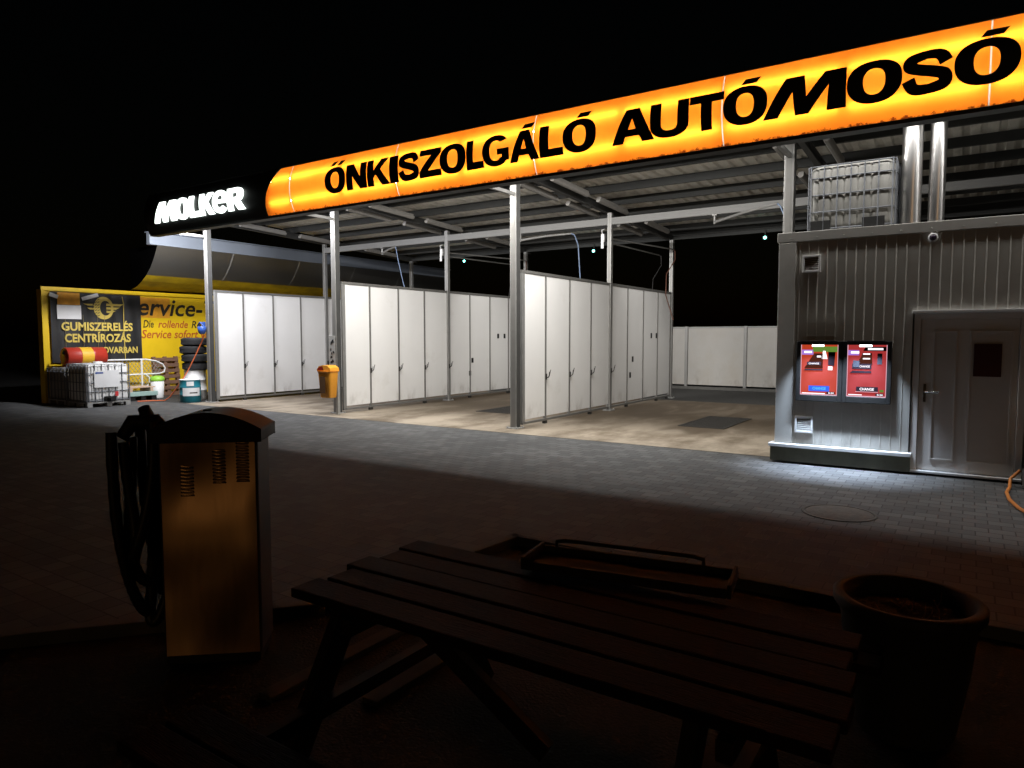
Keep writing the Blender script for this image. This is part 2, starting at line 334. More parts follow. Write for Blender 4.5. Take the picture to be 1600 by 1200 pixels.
# ------------------------------------------------------------------ text and glyphs
def text_mesh(mb, body, fn, width, height, offset=0.0, shear=0.0, font_space=1.0):
    c = bpy.data.curves.new("lettering_source", 'FONT'); c.body = body; c.offset = offset; c.shear = shear; c.space_character = font_space; c.resolution_u = 3
    o = bpy.data.objects.new("lettering_source", c); COL.objects.link(o)
    bpy.context.view_layer.update()
    me = bpy.data.meshes.new_from_object(o.evaluated_get(bpy.context.evaluated_depsgraph_get()))
    xs = [v.co.x for v in me.vertices]; ys = [v.co.y for v in me.vertices]
    x0, x1, y0, y1 = min(xs), max(xs), min(ys), max(ys)
    kx = width/(x1-x0); ky = height/(y1-y0)
    mb.add([fn((v.co.x-x0)*kx, (v.co.y-y0)*ky) for v in me.vertices], [tuple(p.vertices) for p in me.polygons])
    bpy.data.objects.remove(o); bpy.data.curves.remove(c); bpy.data.meshes.remove(me)
    return mb

def ell(cx, cy_, rx, ry, a0=0, a1=360, n=40, p=2.3):
    o = []
    for i in range(n+1 if abs(a1-a0) < 359 else n):
        a = R(a0+(a1-a0)*i/n); ca, sa = math.cos(a), math.sin(a)
        o.append((cx+rx*math.copysign(abs(ca)**(2/p), ca), cy_+ry*math.copysign(abs(sa)**(2/p), sa)))
    return o
def stroke(pts, ws, n=8):
    P = [Vector((x, y)) for x, y in pts]; Q = []; W = []
    for i in range(len(P)-1):
        a, b_, c, d = P[max(i-1, 0)], P[i], P[i+1], P[min(i+2, len(P)-1)]
        for k in range(n):
            t = k/n
            Q.append(.5*((2*b_)+(c-a)*t+(2*a-5*b_+4*c-d)*t*t+(3*b_-a-3*c+d)*t**3)); W.append(ws[i]*(1-t)+ws[i+1]*t)
    Q.append(P[-1]); W.append(ws[-1]); Lf = []; Rg = []
    for i, q in enumerate(Q):
        t = (Q[min(i+1, len(Q)-1)]-Q[max(i-1, 0)]).normalized(); nn = Vector((-t.y, t.x))
        Lf.append(tuple(q+nn*W[i]/2)); Rg.append(tuple(q-nn*W[i]/2))
    return Lf+Rg[::-1]
GL = {
 'O': [ell(.5, .5, .5, .52), ell(.5, .5, .20, .315)],
 'N': [[(0, 0), (.31, 0), (.31, .52), (.64, 0), (1, 0), (1, 1), (.69, 1), (.69, .48), (.36, 1), (0, 1)]],
 'K': [[(0, 0), (.30, 0), (.30, .30), (.40, .42), (.66, 0), (1.04, 0), (.62, .60), (1, 1), (.64, 1), (.30, .58), (.30, 1), (0, 1)]],
 'I': [[(0, 0), (1, 0), (1, 1), (0, 1)]],
 'Z': [[(0, 0), (1, 0), (1, .23), (.42, .23), (1, .80), (1, 1), (.03, 1), (.03, .77), (.56, .77), (0, .21)]],
 'L': [[(0, 0), (1, 0), (1, .24), (.40, .24), (.40, 1), (0, 1)]],
 'A': [[(0, 0), (.27, 0), (.34, .19), (.66, .19), (.73, 0), (1.02, 0), (.67, 1), (.35, 1)], [(.41, .39), (.59, .39), (.505, .70)]],
 'U': [[(0, 1), (0, .36)] + ell(.5, .36, .5, .38, 180, 360, 20)[1:-1] + [(1, .36), (1, 1), (.71, 1), (.71, .36)] + ell(.5, .36, .21, .18, 360, 180, 14)[1:-1] + [(.29, .36), (.29, 1)]],
 'T': [[(.34, 0), (.66, 0), (.66, .76), (1, .76), (1, 1), (0, 1), (0, .76), (.34, .76)]],
 'M': [[(0, 0), (.19, 0), (.37, .60), (.40, 0), (.565, 0), (.80, .64), (.775, 0), (1, 0), (1, 1), (.75, 1), (.54, .44), (.51, 1), (.28, 1)]],
 'S': [stroke([(.86, .66), (.74, .86), (.48, .90), (.20, .82), (.17, .66), (.36, .56), (.62, .48), (.82, .38), (.82, .18), (.52, .10), (.24, .14), (.13, .36)], [.27, .25, .22, .26, .27, .26, .26, .27, .26, .22, .25, .27])],
 'G': [ell(.5, .5, .5, .52, 38, 318, 40) + [(1.0, .14), (1.0, .54), (.56, .54), (.56, .35), (.73, .35), (.73, .26)] + ell(.5, .5, .225, .335, 312, 48, 30)],
 'R': [[(0, 0), (.30, 0), (.30, .36), (.42, .36), (.64, 0), (1.02, 0), (.76, .42)] + ell(.58, .69, .40, .31, -62, 90, 16) + [(0, 1)], [(.30, .57), (.52, .57)] + ell(.52, .68, .13, .11, -88, 88, 8) + [(.52, .79), (.30, .79)]],
 'e': [ell(.5, .5, .5, .52, -8, 322, 44) + ell(.5, .42, .25, .19, 322, 178, 16) + [(.25, .44)], [(.27, .585)] + ell(.5, .60, .23, .20, 172, 8, 12) + [(.73, .585)]],
}
ACC = {'Ó': ('O', 1), 'Á': ('A', 1), 'Ő': ('O', 2)}

SIGN_Y = 9.50
KS = 9.5/9.8
zk = lambda z: 1.75+(z-1.75)*KS
def bulge(z):
    t = (z-4.783)/.465
    return SIGN_Y - .12*max(0, 1-t*t)
def put_glyph(mb, ch, x0, x1, z0, z1, fn, depth=0.0, slices=None):
    base, acc = ACC.get(ch, (ch, 0)); loops = [list(l) for l in GL[base]]
    def densify(lp):
        o = []
        for i, p in enumerate(lp):
            q = lp[(i+1) % len(lp)]; k = max(1, int(abs(q[1]-p[1])/.12))
            for j in range(k): o.append((p[0]+(q[0]-p[0])*j/k, p[1]+(q[1]-p[1])*j/k))
        return o
    if base == 'S':
        lp = loops[0]; n = len(lp)//2; Lf, Rg = lp[:n], lp[n:][::-1]; vs = []
        for j in range(5): vs += [(a[0]+(b[0]-a[0])*j/4, a[1]+(b[1]-a[1])*j/4) for a, b in zip(Lf, Rg)]
        mb.add([fn(x0+u*(x1-x0), z0+v*(z1-z0), 0) for u, v in vs], [(j*n+i, j*n+i+1, (j+1)*n+i+1, (j+1)*n+i) for j in range(4) for i in range(n-1)])
        return
    mb.poly([densify(l) for l in loops], lambda u, v, d: fn(x0+u*(x1-x0), z0+v*(z1-z0), d), depth)
    w = x1-x0
    for k in range(acc):
        s0 = .36 if acc == 1 else .22+.34*k
        mb.poly([[(.39, 1.065), (.735, 1.065), (.83, 1.225), (.48, 1.225)]] if acc == 1 else [[(s0, 1.08), (s0+.19, 1.08), (s0+.36, 1.26), (s0+.13, 1.26)]],
                lambda u, v, d: fn(x0+u*w, z0+v*(z1-z0), d), depth)

# ------------------------------------------------------------------ the ground
def flat(name, pts, z, m):
    mb = MB(); mb.poly([pts], lambda u, v, d: Vector((u, v, z))); o = mb.build(name, m); return tag(o, kind="structure")
flat("ground", [(-250, -120), (250, -120), (250, 300), (-250, 300)], -.02, M['earth'])
PE = [(8, 4.95), (-3.25, 4.95), (-3.45, 3.0), (-4.65, 1.60), (-6.0, 0), (-9.0, -3.4), (-60, -3.4)]
flat("paving", PE+[(-60, 10.45), (8, 10.45)], 0, M['pavers'])
flat("yard_paving", [(-60, 10.45), (-17.35, 10.45), (-17.35, 40), (-60, 40)], 0, M['tarmac'])
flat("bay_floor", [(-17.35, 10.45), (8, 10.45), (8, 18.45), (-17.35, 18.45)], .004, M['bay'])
flat("rear_lane", [(-17.35, 18.45), (8, 18.45), (8, 40), (-17.35, 40)], 0, M['tarmac'])
kb = MB()
for (a, b_) in zip(PE[:-1], PE[1:]):
    A, B = Vector((*a, 0)), Vector((*b_, 0)); d = (B-A).normalized(); n = Vector((-d.y, d.x, 0))
    L = (B-A).length; k = int(L/1.0)+1
    for i in range(k):
        p = A+d*(L*i/k+.006); q = A+d*(L*(i+1)/k-.006)
        kb.bar(p+n*.05+Vector((0, 0, .012)), q+n*.05+Vector((0, 0, .012)), .10, .09)
tag(kb.build("kerb", M['concrete'], None, .008), kind="structure")
for pts in ([(-2.86, 2.05), (-2.76, 2.05), (-2.76, 3.4), (-2.86, 3.4)], [(-2.40, 2.3), (-2.30, 2.3), (-2.30, 3.4), (-2.40, 3.4)]):
    mb = MB(); x0, y0 = pts[0]; x1, y1 = pts[2]; mb.box(x0, x1, y0, y1, -.02, .012); tag(mb.build("edging", M['edging'], None, .005), kind="structure")

# manhole and floor grates
t = thing("manhole_cover", "round iron manhole cover in the paving before the cabin", "manhole cover", (-1.03, 7.45, 0))
MB().lathe([(.312, .002), (.305, .007), (.0, .007)], 40, (-1.03, 7.45, 0)).build("lid", M['iron_pale'], t)
mb = MB(); mb.lathe([(.315, .002), (.315, .008), (.345, .008), (.345, .002)], 40, (-1.03, 7.45, 0)); mb.build("frame", M['iron_pale'], t)
def grate(x, label):
    t = thing("floor_grate", label, "drain grate", (x, 14.1, .004), "drain grates in the wash bays")
    mb = MB(); mb.box(x-.46, x+.46, 13.1, 13.14, .006, .016); mb.box(x-.46, x+.46, 15.06, 15.1, .006, .016); mb.box(x-.46, x-.42, 13.14, 15.06, .006, .016); mb.box(x+.42, x+.46, 13.14, 15.06, .006, .016)
    mb.build("frame", M['iron'], t)
    mb = MB()
    for i in range(32): mb.box(x-.42, x+.42, 13.15+i*.06, 13.175+i*.06, .006, .013)
    mb.build("bars", M['iron'], t)
    mb = MB(); mb.box(x-.42, x+.42, 13.14, 15.06, -.01, .0055); mb.build("pit", M['black'], t)
grate(-4.30, "dark iron grate in the bay floor beside the grey cabin")
grate(-9.25, "dark iron grate in the floor of the middle wash bay")
grate(-14.2, "dark iron grate in the floor of the bay behind the orange bin")

# ------------------------------------------------------------------ canopy
CX = (-17.13, -12.20, -7.27, -2.34, 2.59, 7.52)
YSB = 9.70
can = thing("carwash_canopy", "steel carwash canopy with corrugated roof over open wash bays", "canopy", (-7, 11, 0))
rz = lambda y: 4.82-.041*(y-11.7)            # underside of the rafters
mb = MB(); x = -17.6; prof = []
while x < 7.6:
    prof += [(x, 0), (x+.11, 0), (x+.14, .045), (x+.22, .045)]; x += .25
mb.sheet(prof, 9.74, 19.6, lambda p, d: Vector((p[0], d, rz(d)+.335+p[1])))
mb.build("roof_sheet", M['roof'], can)
for y in (10.25, 11.45, 12.65, 13.85, 15.05, 16.25, 17.45, 18.65, 19.45):
    mb = MB(); z = rz(y)+.165; mb.box(-17.5, 7.5, y-.01, y+.004, z, z+.165); mb.box(-17.5, 7.5, y+.004, y+.06, z, z+.012); mb.build("purlin", M['purlin'], can)
for x in CX:
    xr = x; mb = MB()
    for (dz0, dz1, w) in ((0, .012, .10), (.012, .150, .012), (.150, .162, .10)):
        A = [(x-w/2, 9.76, rz(9.76)+dz0), (x+w/2, 9.76, rz(9.76)+dz0), (x-w/2, 19.5, rz(19.5)+dz0), (x+w/2, 19.5, rz(19.5)+dz0)]
        mb.add([Vector(p) for p in A]+[Vector(p)+Vector((0, 0, dz1-dz0)) for p in A], [(0, 2, 3, 1), (4, 5, 7, 6), (0, 1, 5, 4), (2, 6, 7, 3), (0, 4, 6, 2), (1, 3, 7, 5)])
    mb.build("rafter", M['beam'], can)
    for y, h in ((11.08, rz(11.08)), (15.05, rz(15.05)), (19.1, rz(19.1))):
        mb = MB(); w = .07 if y < 12 else .052; x = xr if y < 12 else xr+.085
        mb.box(x-w, x+w, y-w, y+w, .02, h)
        c = mb.build("column", M['alu'], can, .006)
        if y < 12:
            g_ = MB(); g_.box(x+w+.001, x+w+.004, y-w+.012, y+w-.004, .03, h-.02); g_.build('side_shade_strip', M['beam'], c)  # flat dark strip stands in for shade on the column's side face
        g_ = MB(); g_.box(x-w+.03, x+w-.03, y-w-.004, y-w-.001, .03, h-.02); g_.build("groove", M['frame'], c)
        b_ = MB(); b_.box(x-w-.06, x+w+.06, y-w-.06, y+w+.06, .005, .022)
        for sx_ in (-1, 1):
            for sy_ in (-1, 1): b_.lathe([(.014, .022), (.014, .045), (0, .045)], 6, (x+sx_*(w+.035), y+sy_*(w+.035), 0))
        b_.build("base_plate", M['galv'], c)
    x = xr; mb = MB(); mb.box(x-.03, x+.03, YSB, 11.005, 4.42, 4.48); mb.build("sign_arm", M['alu'], can)
for x0, x1 in zip(CX[:-1], CX[1:]):
    mb = MB(); xa, xb = x0+.14, x1+.03
    mb.box(xa, xb, 15.0, 15.09, 4.40, 4.56)
    for k in range(3): mb.box(xa, xb, 14.992, 15.0, 4.415+k*.05, 4.445+k*.05)
    mb.build("tie_beam", M['tie'], can)
    mb = MB(); mb.box(x0+.14, x1+.03, 19.06, 19.14, 4.515, 4.60); mb.build("rear_beam", M['purlin'], can)
# wind bracing wires at the front columns
for x in CX[1:3]:
    mb = MB(); mb.tube([(x-.06, 11.0, 4.50), (x-1.3, 12.4, 4.90)], .008, 6); mb.build("brace_wire", M['galv'], can)

# fluorescent battens beside the rafters
def batten_proto():
    t = thing("ceiling_batten", "", "light fitting", (0, 0, 0), "unlit battens under the canopy roof")
    mb = MB(); mb.box(-.05, .05, -.72, .72, .02, .07); mb.build("housing", M['white_tube'], t, .006)
    mb = MB(); pr = [(-.055, .02), (-.05, -.02), (-.025, -.045), (.025, -.045), (.05, -.02), (.055, .02)]
    mb.sheet(pr, -.75, .75, lambda p, d: Vector((p[0], d, p[1])))
    mb.add([Vector((p[0], -.75, p[1])) for p in pr], [tuple(range(6))]); mb.add([Vector((p[0], .75, p[1])) for p in pr], [tuple(range(6))[::-1]])
    mb.build("diffuser", M['white_tube'], t)
    return t
bp_ = batten_proto(); first = True
BN = {-17.13: "leftmost rafter", -12.20: "rafter above the orange bin", -7.27: "middle rafter of the canopy", -2.34: "rafter above the cabin"}
for x, nm in BN.items():
    for side, dx in (("right", .36), ("left", -.40)):
        if x == -17.13 and side == "left": continue
        for y, row in ((12.6, "front"), (14.6, "middle"), (17.3, "rear")):
            o = bp_ if first else copy_tree(bp_); first = False
            o.location = (x+dx, y, rz(y)+.03)
            o.rotation_euler = (-.041, 0, 0)
            o["label"] = "%s grey batten fitting on the %s side of the %s" % (row, side, nm)

# teal LED floods under the rear beam
led0 = None
for x, nm in ((-14.55, "bay behind the orange bin"), (-9.62, "middle bay"), (-4.6, "bay beside the cabin")):
    if led0 is None:
        t = thing("led_flood", "", "lamp", (x, 19.0, 4.37), "teal lamps under the rear roof edge")
        mb = MB(); mb.box(x-.07, x+.07, 19.0, 19.05, 4.32, 4.42); mb.box(x-.015, x+.015, 19.02, 19.05, 4.42, 4.58); mb.build("housing", M['black'], t, .006)
        mb = MB(); mb.lathe([(.0, -.035), (.025, -.03), (.04, 0)], 14, (x, 18.995, 4.37), Matrix.Rotation(R(-90), 4, 'X')); mb.build("lens", M['led'], t)
        led0 = t
    else:
        t = copy_tree(led0, (x, 19.0, 4.37))
    t["label"] = "small glowing teal lamp at the rear roof edge of the %s" % nm

# ------------------------------------------------------------------ the orange lightbox sign
SEAM = [x*KS for x in (-13.55, -12.0, -9.02, -6.0, -2.955, .08, 3.1, 6.1, 7.4)]
Z0, Z1 = zk(4.40), zk(5.36)
sg = thing("lightbox_sign", "long glowing orange lightbox sign with black lettering along the canopy edge", "sign", (-4, SIGN_Y, Z0))
ZS = [Z0+(Z1-Z0)*i/16 for i in range(17)]
def face(xa_fn, xb, name, m, dy=0.0):
    mb = MB(); vs = []; nx = 8
    for z in ZS:
        xa = xa_fn(z)
        for i in range(nx+1): vs.append(Vector((xa+(xb-xa)*i/nx, bulge(z)+dy, z)))
    w = nx+1
    mb.add(vs, [(j*w+i, j*w+i+1, (j+1)*w+i+1, (j+1)*w+i) for j in range(16) for i in range(nx)], True)
    return mb.build(name, m, sg)
# swooping left end of the orange field, from the black fascia
left_end = lambda z: KS*(-12.86 + .46*((z-Z0)/(Z1-Z0))**2.0)
for a, b_ in zip(SEAM[:-1], SEAM[1:]):
    if a < -13*KS: face(left_end, b_-.008, "panel", M['acrylic'])
    else: face(lambda z, a=a: a+.008, b_-.008, "panel", M['acrylic'])
mb = MB(); XA, XB = -13.0*KS, 7.4*KS; YB = SIGN_Y+.17
mb.box(XA, XB, YB, YB+.01, Z0, Z1); mb.box(XA, XB, SIGN_Y+.002, YB, Z0, Z0+.01); mb.box(XA, XB, SIGN_Y+.002, YB, Z1-.01, Z1)
mb.build("inner_box", M['box_white'], sg)
mb = MB(); mb.box(-17.6*KS, XB, SIGN_Y-.01, YB+.02, Z0-.05, Z0-.004); mb.box(XA-.1, XB, SIGN_Y-.01, YB+.02, Z1+.004, Z1+.03); mb.box(XA-.1, XB, YB+.015, YB+.025, Z0-.004, Z1+.004)
mb.build("casing", M['fascia'], sg)
mb = MB(); mb.box(-17.0, XB, YB+.026, 10.36, 4.735, 4.743); mb.build('light_blocker', M['fascia'], sg)  # unseen plate added to keep the bay lamps' light off the roof steel
for z in (zk(4.65), zk(5.10)):
    for a, b_ in zip(SEAM[:-1], SEAM[1:]):
        a2 = -12.75*KS if a < -13*KS else a
        n = 2 if b_-a2 > 2 else 1; w = (b_-a2)/n
        for k in range(n):
            mb = MB(); mb.tube([(a2+w*k+.05, SIGN_Y-.03, z), (a2+w*(k+1)-.05, SIGN_Y-.03, z)], .016, 8); mb.build("tube", M['tube_lit'], sg)
W1 = [('Ő', -10.903, -10.337), ('N', -10.289, -9.76), ('K', -9.72, -9.182), ('I', -9.144, -8.945), ('S', -8.917, -8.429), ('Z', -8.414, -7.927), ('O', -7.93, -7.376), ('L', -7.34, -6.999), ('G', -7.00, -6.479), ('Á', -6.45, -5.913), ('L', -5.87, -5.46), ('Ó', -5.440, -4.88)]
W2 = [('A', -4.6, -3.962), ('U', -3.985, -3.43), ('T', -3.40, -2.939), ('Ó', -2.925, -2.363), ('M', -2.40, -1.415), ('O', -1.385, -.803), ('S', -.789, -.283), ('Ó', -.256, .346)]
for W in (W1, W2):
    mb = MB()
    for ch, a, b_ in W:
        put_glyph(mb, ch, a*KS-.012, b_*KS+.012, zk(4.63), zk(5.12), lambda u, v, d: Vector((u, bulge(v)-.008+d, v)))
    mb.build("lettering", M['vinyl'], sg)

fs = thing("dark_fascia_sign", "unlit black end of the canopy fascia carrying glowing white letters", "sign", (-15.2, SIGN_Y, Z0))
XF = -17.63*KS
def fascia_end():
    mb = MB(); vs = []
    for z in ZS:
        for x in (XF, left_end(z)-.004): vs.append(Vector((x, bulge(z), z)))
    mb.add(vs, [(2*j, 2*j+1, 2*j+3, 2*j+2) for j in range(16)], True)
    mb.add([Vector((XF, bulge(z), z)) for z in ZS]+[Vector((XF, YB, Z1)), Vector((XF, YB, Z0))], [tuple(range(19))])
    mb.box(XF, XA-.104, YB, YB+.02, Z0-.004, Z1+.03)
    mb.box(XF, XA-.104, SIGN_Y, YB, Z1+.004, Z1+.03)
    return mb.build("board", M['fascia'], fs)
fascia_end()
mb = MB()
for ch, a, b_ in (('M', -17.13, -16.19), ('O', -16.18, -15.63), ('L', -15.60, -15.19), ('K', -15.17, -14.66), ('e', -14.65, -14.13), ('R', -14.10, -13.52)):
    k = .10
    put_glyph(mb, ch, a*KS, b_*KS, zk(4.61), zk(5.10), lambda u, v, d: Vector((u, bulge(v)-.05+d, v)), .04)
mb.build("lettering", M['molker'], fs)

# ------------------------------------------------------------------ partitions
def partition(xc, label, stickers, stain):
    t = thing("wash_bay_partition", label, "partition wall", (xc, 11.15, 0), "white partitions between the wash bays")
    y0, y1, ztop = 11.17, 19.02, 3.03
    ys = [11.17+.045] + [12.05+i for i in range(7)] + [y1-.03]
    for i in range(len(ys)-1):
        mb = MB(); mb.box(xc-.012, xc+.012, ys[i]+.02, ys[i+1]-.02, .16, ztop-.05)
        mb.build("panel", M['white'], t)
    for i, y in enumerate(ys):
        if i == 4: continue                      # the canopy column stands here
        mb = MB(); w = .045 if i == 0 else .024
        mb.box(xc-.028, xc+.028, y-w, y+w*.9, .11, ztop-.045); mb.build("post", M['alu'] if i == 0 else M['frame'], t, .003)
    for ya, yb_ in ((y0, 14.99), (15.11, y1)):
        mb = MB(); mb.box(xc-.032, xc+.032, ya, yb_, ztop-.042, ztop+.012); mb.build("top_rail", M['frame'], t, .003)
        mb = MB(); mb.box(xc-.030, xc+.030, ya, yb_, .065, .108); mb.build("bottom_rail", M['frame'], t, .003)
    for y in (ys[1], ys[3], ys[5], ys[7], y1-.2):
        mb = MB(); mb.box(xc-.03, xc+.03, y-.05, y+.05, .006, .064); mb.build("foot", M['iron'], t)
    for y in ys[1:5]:
        mb = MB(); xh = xc+.03 if y != ys[4] else xc+.054
        mb.box(xh, xh+.016, y-.022, y+.022, .90, 1.02)
        mb.tube([(xh+.01, y, .93), (xh+.07, y-.01, .95), (xh+.10, y-.03, 1.06)], .008, 6); mb.tube([(xh+.01, y, .93), (xh+.06, y+.03, .97), (xh+.08, y+.05, 1.10)], .008, 6)
        mb.build("mat_hook", M['iron'], t)
    for (y, z) in stickers:
        mb = MB(); mb.box(xc+.0125, xc+.018, y-.05, y+.05, z-.07, z+.07); mb.build("socket", M['black'], t, .004)
    return t
partition(-17.045, "leftmost white partition, bluish, beside the yellow workshop wall", [], 0)
partition(-12.115, "middle white partition starting at the column with the orange bin", [(17.49, 1.80), (17.84, 1.80), (16.17, 1.09), (16.05, .72)], 1)
partition(-7.185, "rightmost white partition, nearest the grey cabin", [(17.62, 1.80), (17.98, 1.80), (16.4, 1.2), (16.25, .8)], 2)

# hooks with hardware on the middle columns, swivel booms with hoses
def boom(xp, tip, hose, label):
    t = thing("swivel_boom", label, "boom arm", (xp, 15.04, 4.38), "lance booms under the tie beam")
    mb = MB(); mb.box(xp-.05, xp+.05, 14.99, 15.09, 4.375, 4.398); mb.tube([(xp, 15.04, 4.38), (xp, 15.04, 4.20)], .028, 10); mb.build("pivot", M['alu'], t)
    mb = MB(); tip = Vector(tip); a = Vector((xp, 15.04, 4.24)); mb.tube([a, a.lerp(tip, .5)+Vector((0, 0, .02)), tip], [.032, .026, .020], 10); mb.build("arm", M['alu'], t)
    mb = MB(); mb.tube([tip+Vector(p) for p in hose], .014, 8); mb.build("hose", M['hose_blue'], t)
boom(-4.70, (-3.10, 13.68, 4.25), [(0, 0, 0), (.05, 0, -.05), (.12, .02, -.22), (.17, .05, -.6), (.2, .08, -1.6), (.15, .2, -2.7)], "galvanised boom arm hanging in the bay beside the cabin")
boom(-9.70, (-8.10, 14.83, 4.25), [(0, 0, 0), (.08, 0, -.04), (.18, .0, -.28), (.22, .0, -.8), (.22, .1, -1.6), (.1, .2, -2.6)], "galvanised boom arm hanging in the middle wash bay")
boom(-14.55, (-13.58, 14.56, 4.30), [(0, 0, 0), (.03, 0, -.06), (.06, .02, -.3), (.16, .1, -.9), (.3, .3, -1.9)], "short galvanised boom arm in the bay behind the orange bin")
def rear_boom(x, label):
    t = thing("foam_boom", label, "boom arm", (x, 15.12, 4.0), "paired foam booms behind the middle columns")
    for k, (dx, dy, dz) in enumerate(((-.30, 4.0, .0), (.22, 3.7, .10))):
        a = Vector((x+.02, 15.12, 4.0+dz)); b_ = Vector((x+dx, 15.12+dy, 4.12+dz))
        mb = MB(); mb.tube([a, b_], .018, 8); mb.build("arm", M['alu'], t)
        mb = MB(); mb.tube([b_, b_+Vector((.06, 0, -.04)), b_+Vector((.08, -.03, -.3)), b_+Vector((-.1, -.2, -.7)), b_+Vector((.0, -.5, -1.3)), b_+Vector((.3, -.7, -2.0))], .014, 8); mb.build("hose", M['hose_brown'] if k else M['hose_black'], t)
    mb = MB(); mb.box(x-.13, x-.051, 15.0, 15.06, 4.02, 4.2); mb.box(x-.12, x-.055, 14.98, 15.0, 3.86, 4.06); mb.tube([(x-.09, 14.99, 4.2), (x-.09, 14.96, 4.28), (x-.05, 15.0, 4.31)], .012, 6); mb.build("bracket", M['cap'], t, .004)
rear_boom(-7.27, "paired foam boom arms behind the column nearest the cabin bay")
rear_boom(-12.20, "paired foam boom arms behind the column above the middle partition")

# rear fence
fx = [-12.0+1.97*i for i in range(10)]
fe = thing("rear_fence", "low pale panelled fence standing behind the wash bays", "fence", (-4, 22.95, 0))
for i in range(len(fx)-1):
    mb = MB(); mb.box(fx[i]+.055, fx[i+1]-.055, 22.94, 22.98, .15, 2.06); mb.build("panel", M['fence'], fe)
for x in fx:
    mb = MB(); mb.box(x-.05, x+.05, 22.90, 23.0, 0, 2.12); mb.build("post", M['alu'], fe, .004)
mb = MB(); mb.box(fx[0], fx[-1], 22.925, 22.995, 2.065, 2.115)
mb = MB()
for i in range(len(fx)-1): mb.box(fx[i]+.052, fx[i+1]-.052, 22.92, 23.0, 2.065, 2.11)
mb.build("top_rail", M['alu'], fe, .003)
mb = MB(); mb.box(-12, 6, 22.80, 22.895, 0, .10); tag(mb.build("rear_kerb", M['concrete'], None, .008), kind="structure")

# ------------------------------------------------------------------ equipment cabin
CXL, CXR, CY = -2.25, 2.6, 10.13
cb = thing("equipment_cabin", "grey ribbed metal equipment cabin with door and vents", "cabin", (CXL, CY, 0))
def ribbed(x0, x1, z0, z1, name):
    mb = MB(); prof = [(x0, 0)]; x = x0+.04
    while x < x1-.03:
        prof += [(x, 0), (x+.003, -.006), (x+.009, -.006), (x+.012, 0)]; x += .116
    prof.append((x1, 0))
    mb.sheet(prof, z0, z1, lambda p, d: Vector((p[0], CY+p[1], d)))
    return mb.build(name, M['cabin'], cb)
ribbed(-2.03, -.615, .275, 3.055, "wall")
ribbed(-.615, .585, 2.09, 3.055, "wall")
ribbed(.585, CXR, .05, 3.055, "wall")
mb = MB(); mb.box(CXL, CXR, CY+.16, 14.2, .05, 3.10); mb.build("shell", M['cabin'], cb)
mb = MB(); mb.box(CXL, CXL+.15, CY+.002, CY+.16, .275, 3.05); mb.box(.62, CXR, CY+.01, CY+.16, .05, 3.05); mb.box(-.60, .57, CY+.01, CY+.155, 2.12, 3.05); mb.box(CXL+.15, -.62, CY+.01, CY+.16, .275, 3.05); mb.build("wall_core", M['cabin'], cb)
mb = MB(); mb.box(CXL-.006, -2.032, CY-.016, CY+.02, .275, 3.045); mb.build("corner_trim", M['cabin_trim'], cb, .004)
mb = MB(); mb.box(CXL-.03, CXR, CY-.016, 14.25, 3.056, 3.185); mb.build("roof_trim", M['cabin_trim'], cb, .006)
mb = MB()
for i in range(14): mb.lathe([(.007, 0), (.007, .004), (0, .006)], 8, (-2.1+.33*i, CY-.017, 3.10), Matrix.Rotation(R(90), 4, 'X'))
mb.build("rivet", M['galv'], cb)
mb = MB(); mb.box(CXL-.05, -.585, CY-.075, CY+.15, .03, .225); mb.build("plinth", M['olive'], cb, .004)
mb = MB(); mb.box(CXL-.07, -.578, CY-.10, CY+.14, .228, .272); mb.build("ledge", M['cap'], cb, .004)
for x, z in ((-1.83, 2.745), (-1.875, .55)):
    mb = MB(); w = .115
    mb.box(x-w, x+w, CY-.03, CY-.006, z-w, z-w+.025); mb.box(x-w, x+w, CY-.03, CY-.006, z+w-.025, z+w); mb.box(x-w, x-w+.025, CY-.03, CY-.006, z-w+.025, z+w-.025); mb.box(x+w-.025, x+w, CY-.03, CY-.006, z-w+.025, z+w-.025)
    v = mb.build("vent", M['cap'], cb, .003)
    mb = MB()
    for k in range(7):
        zz = z-.078+k*.026
        mb.add([Vector((x-.09, CY-.024, zz-.009)), Vector((x+.09, CY-.024, zz-.009)), Vector((x+.09, CY-.009, zz+.009)), Vector((x-.09, CY-.009, zz+.009))], [(0, 1, 2, 3)])
    mb.build("slats", M['cabin_trim'], v)
    mb = MB(); mb.box(x-.09, x+.09, CY-.0085, CY-.0065, z-.09, z+.09); mb.build("backing", M['black'], v)
# small louvre slots above the left pay screen
mb = MB()
for x0 in (-1.90, -1.67):
    for k in range(9): mb.box(x0, x0+.19, CY-.010, CY-.0065, 1.775+k*.035, 1.782+k*.035)
mb.build("louvre_slots", M['cabin_trim'], cb)
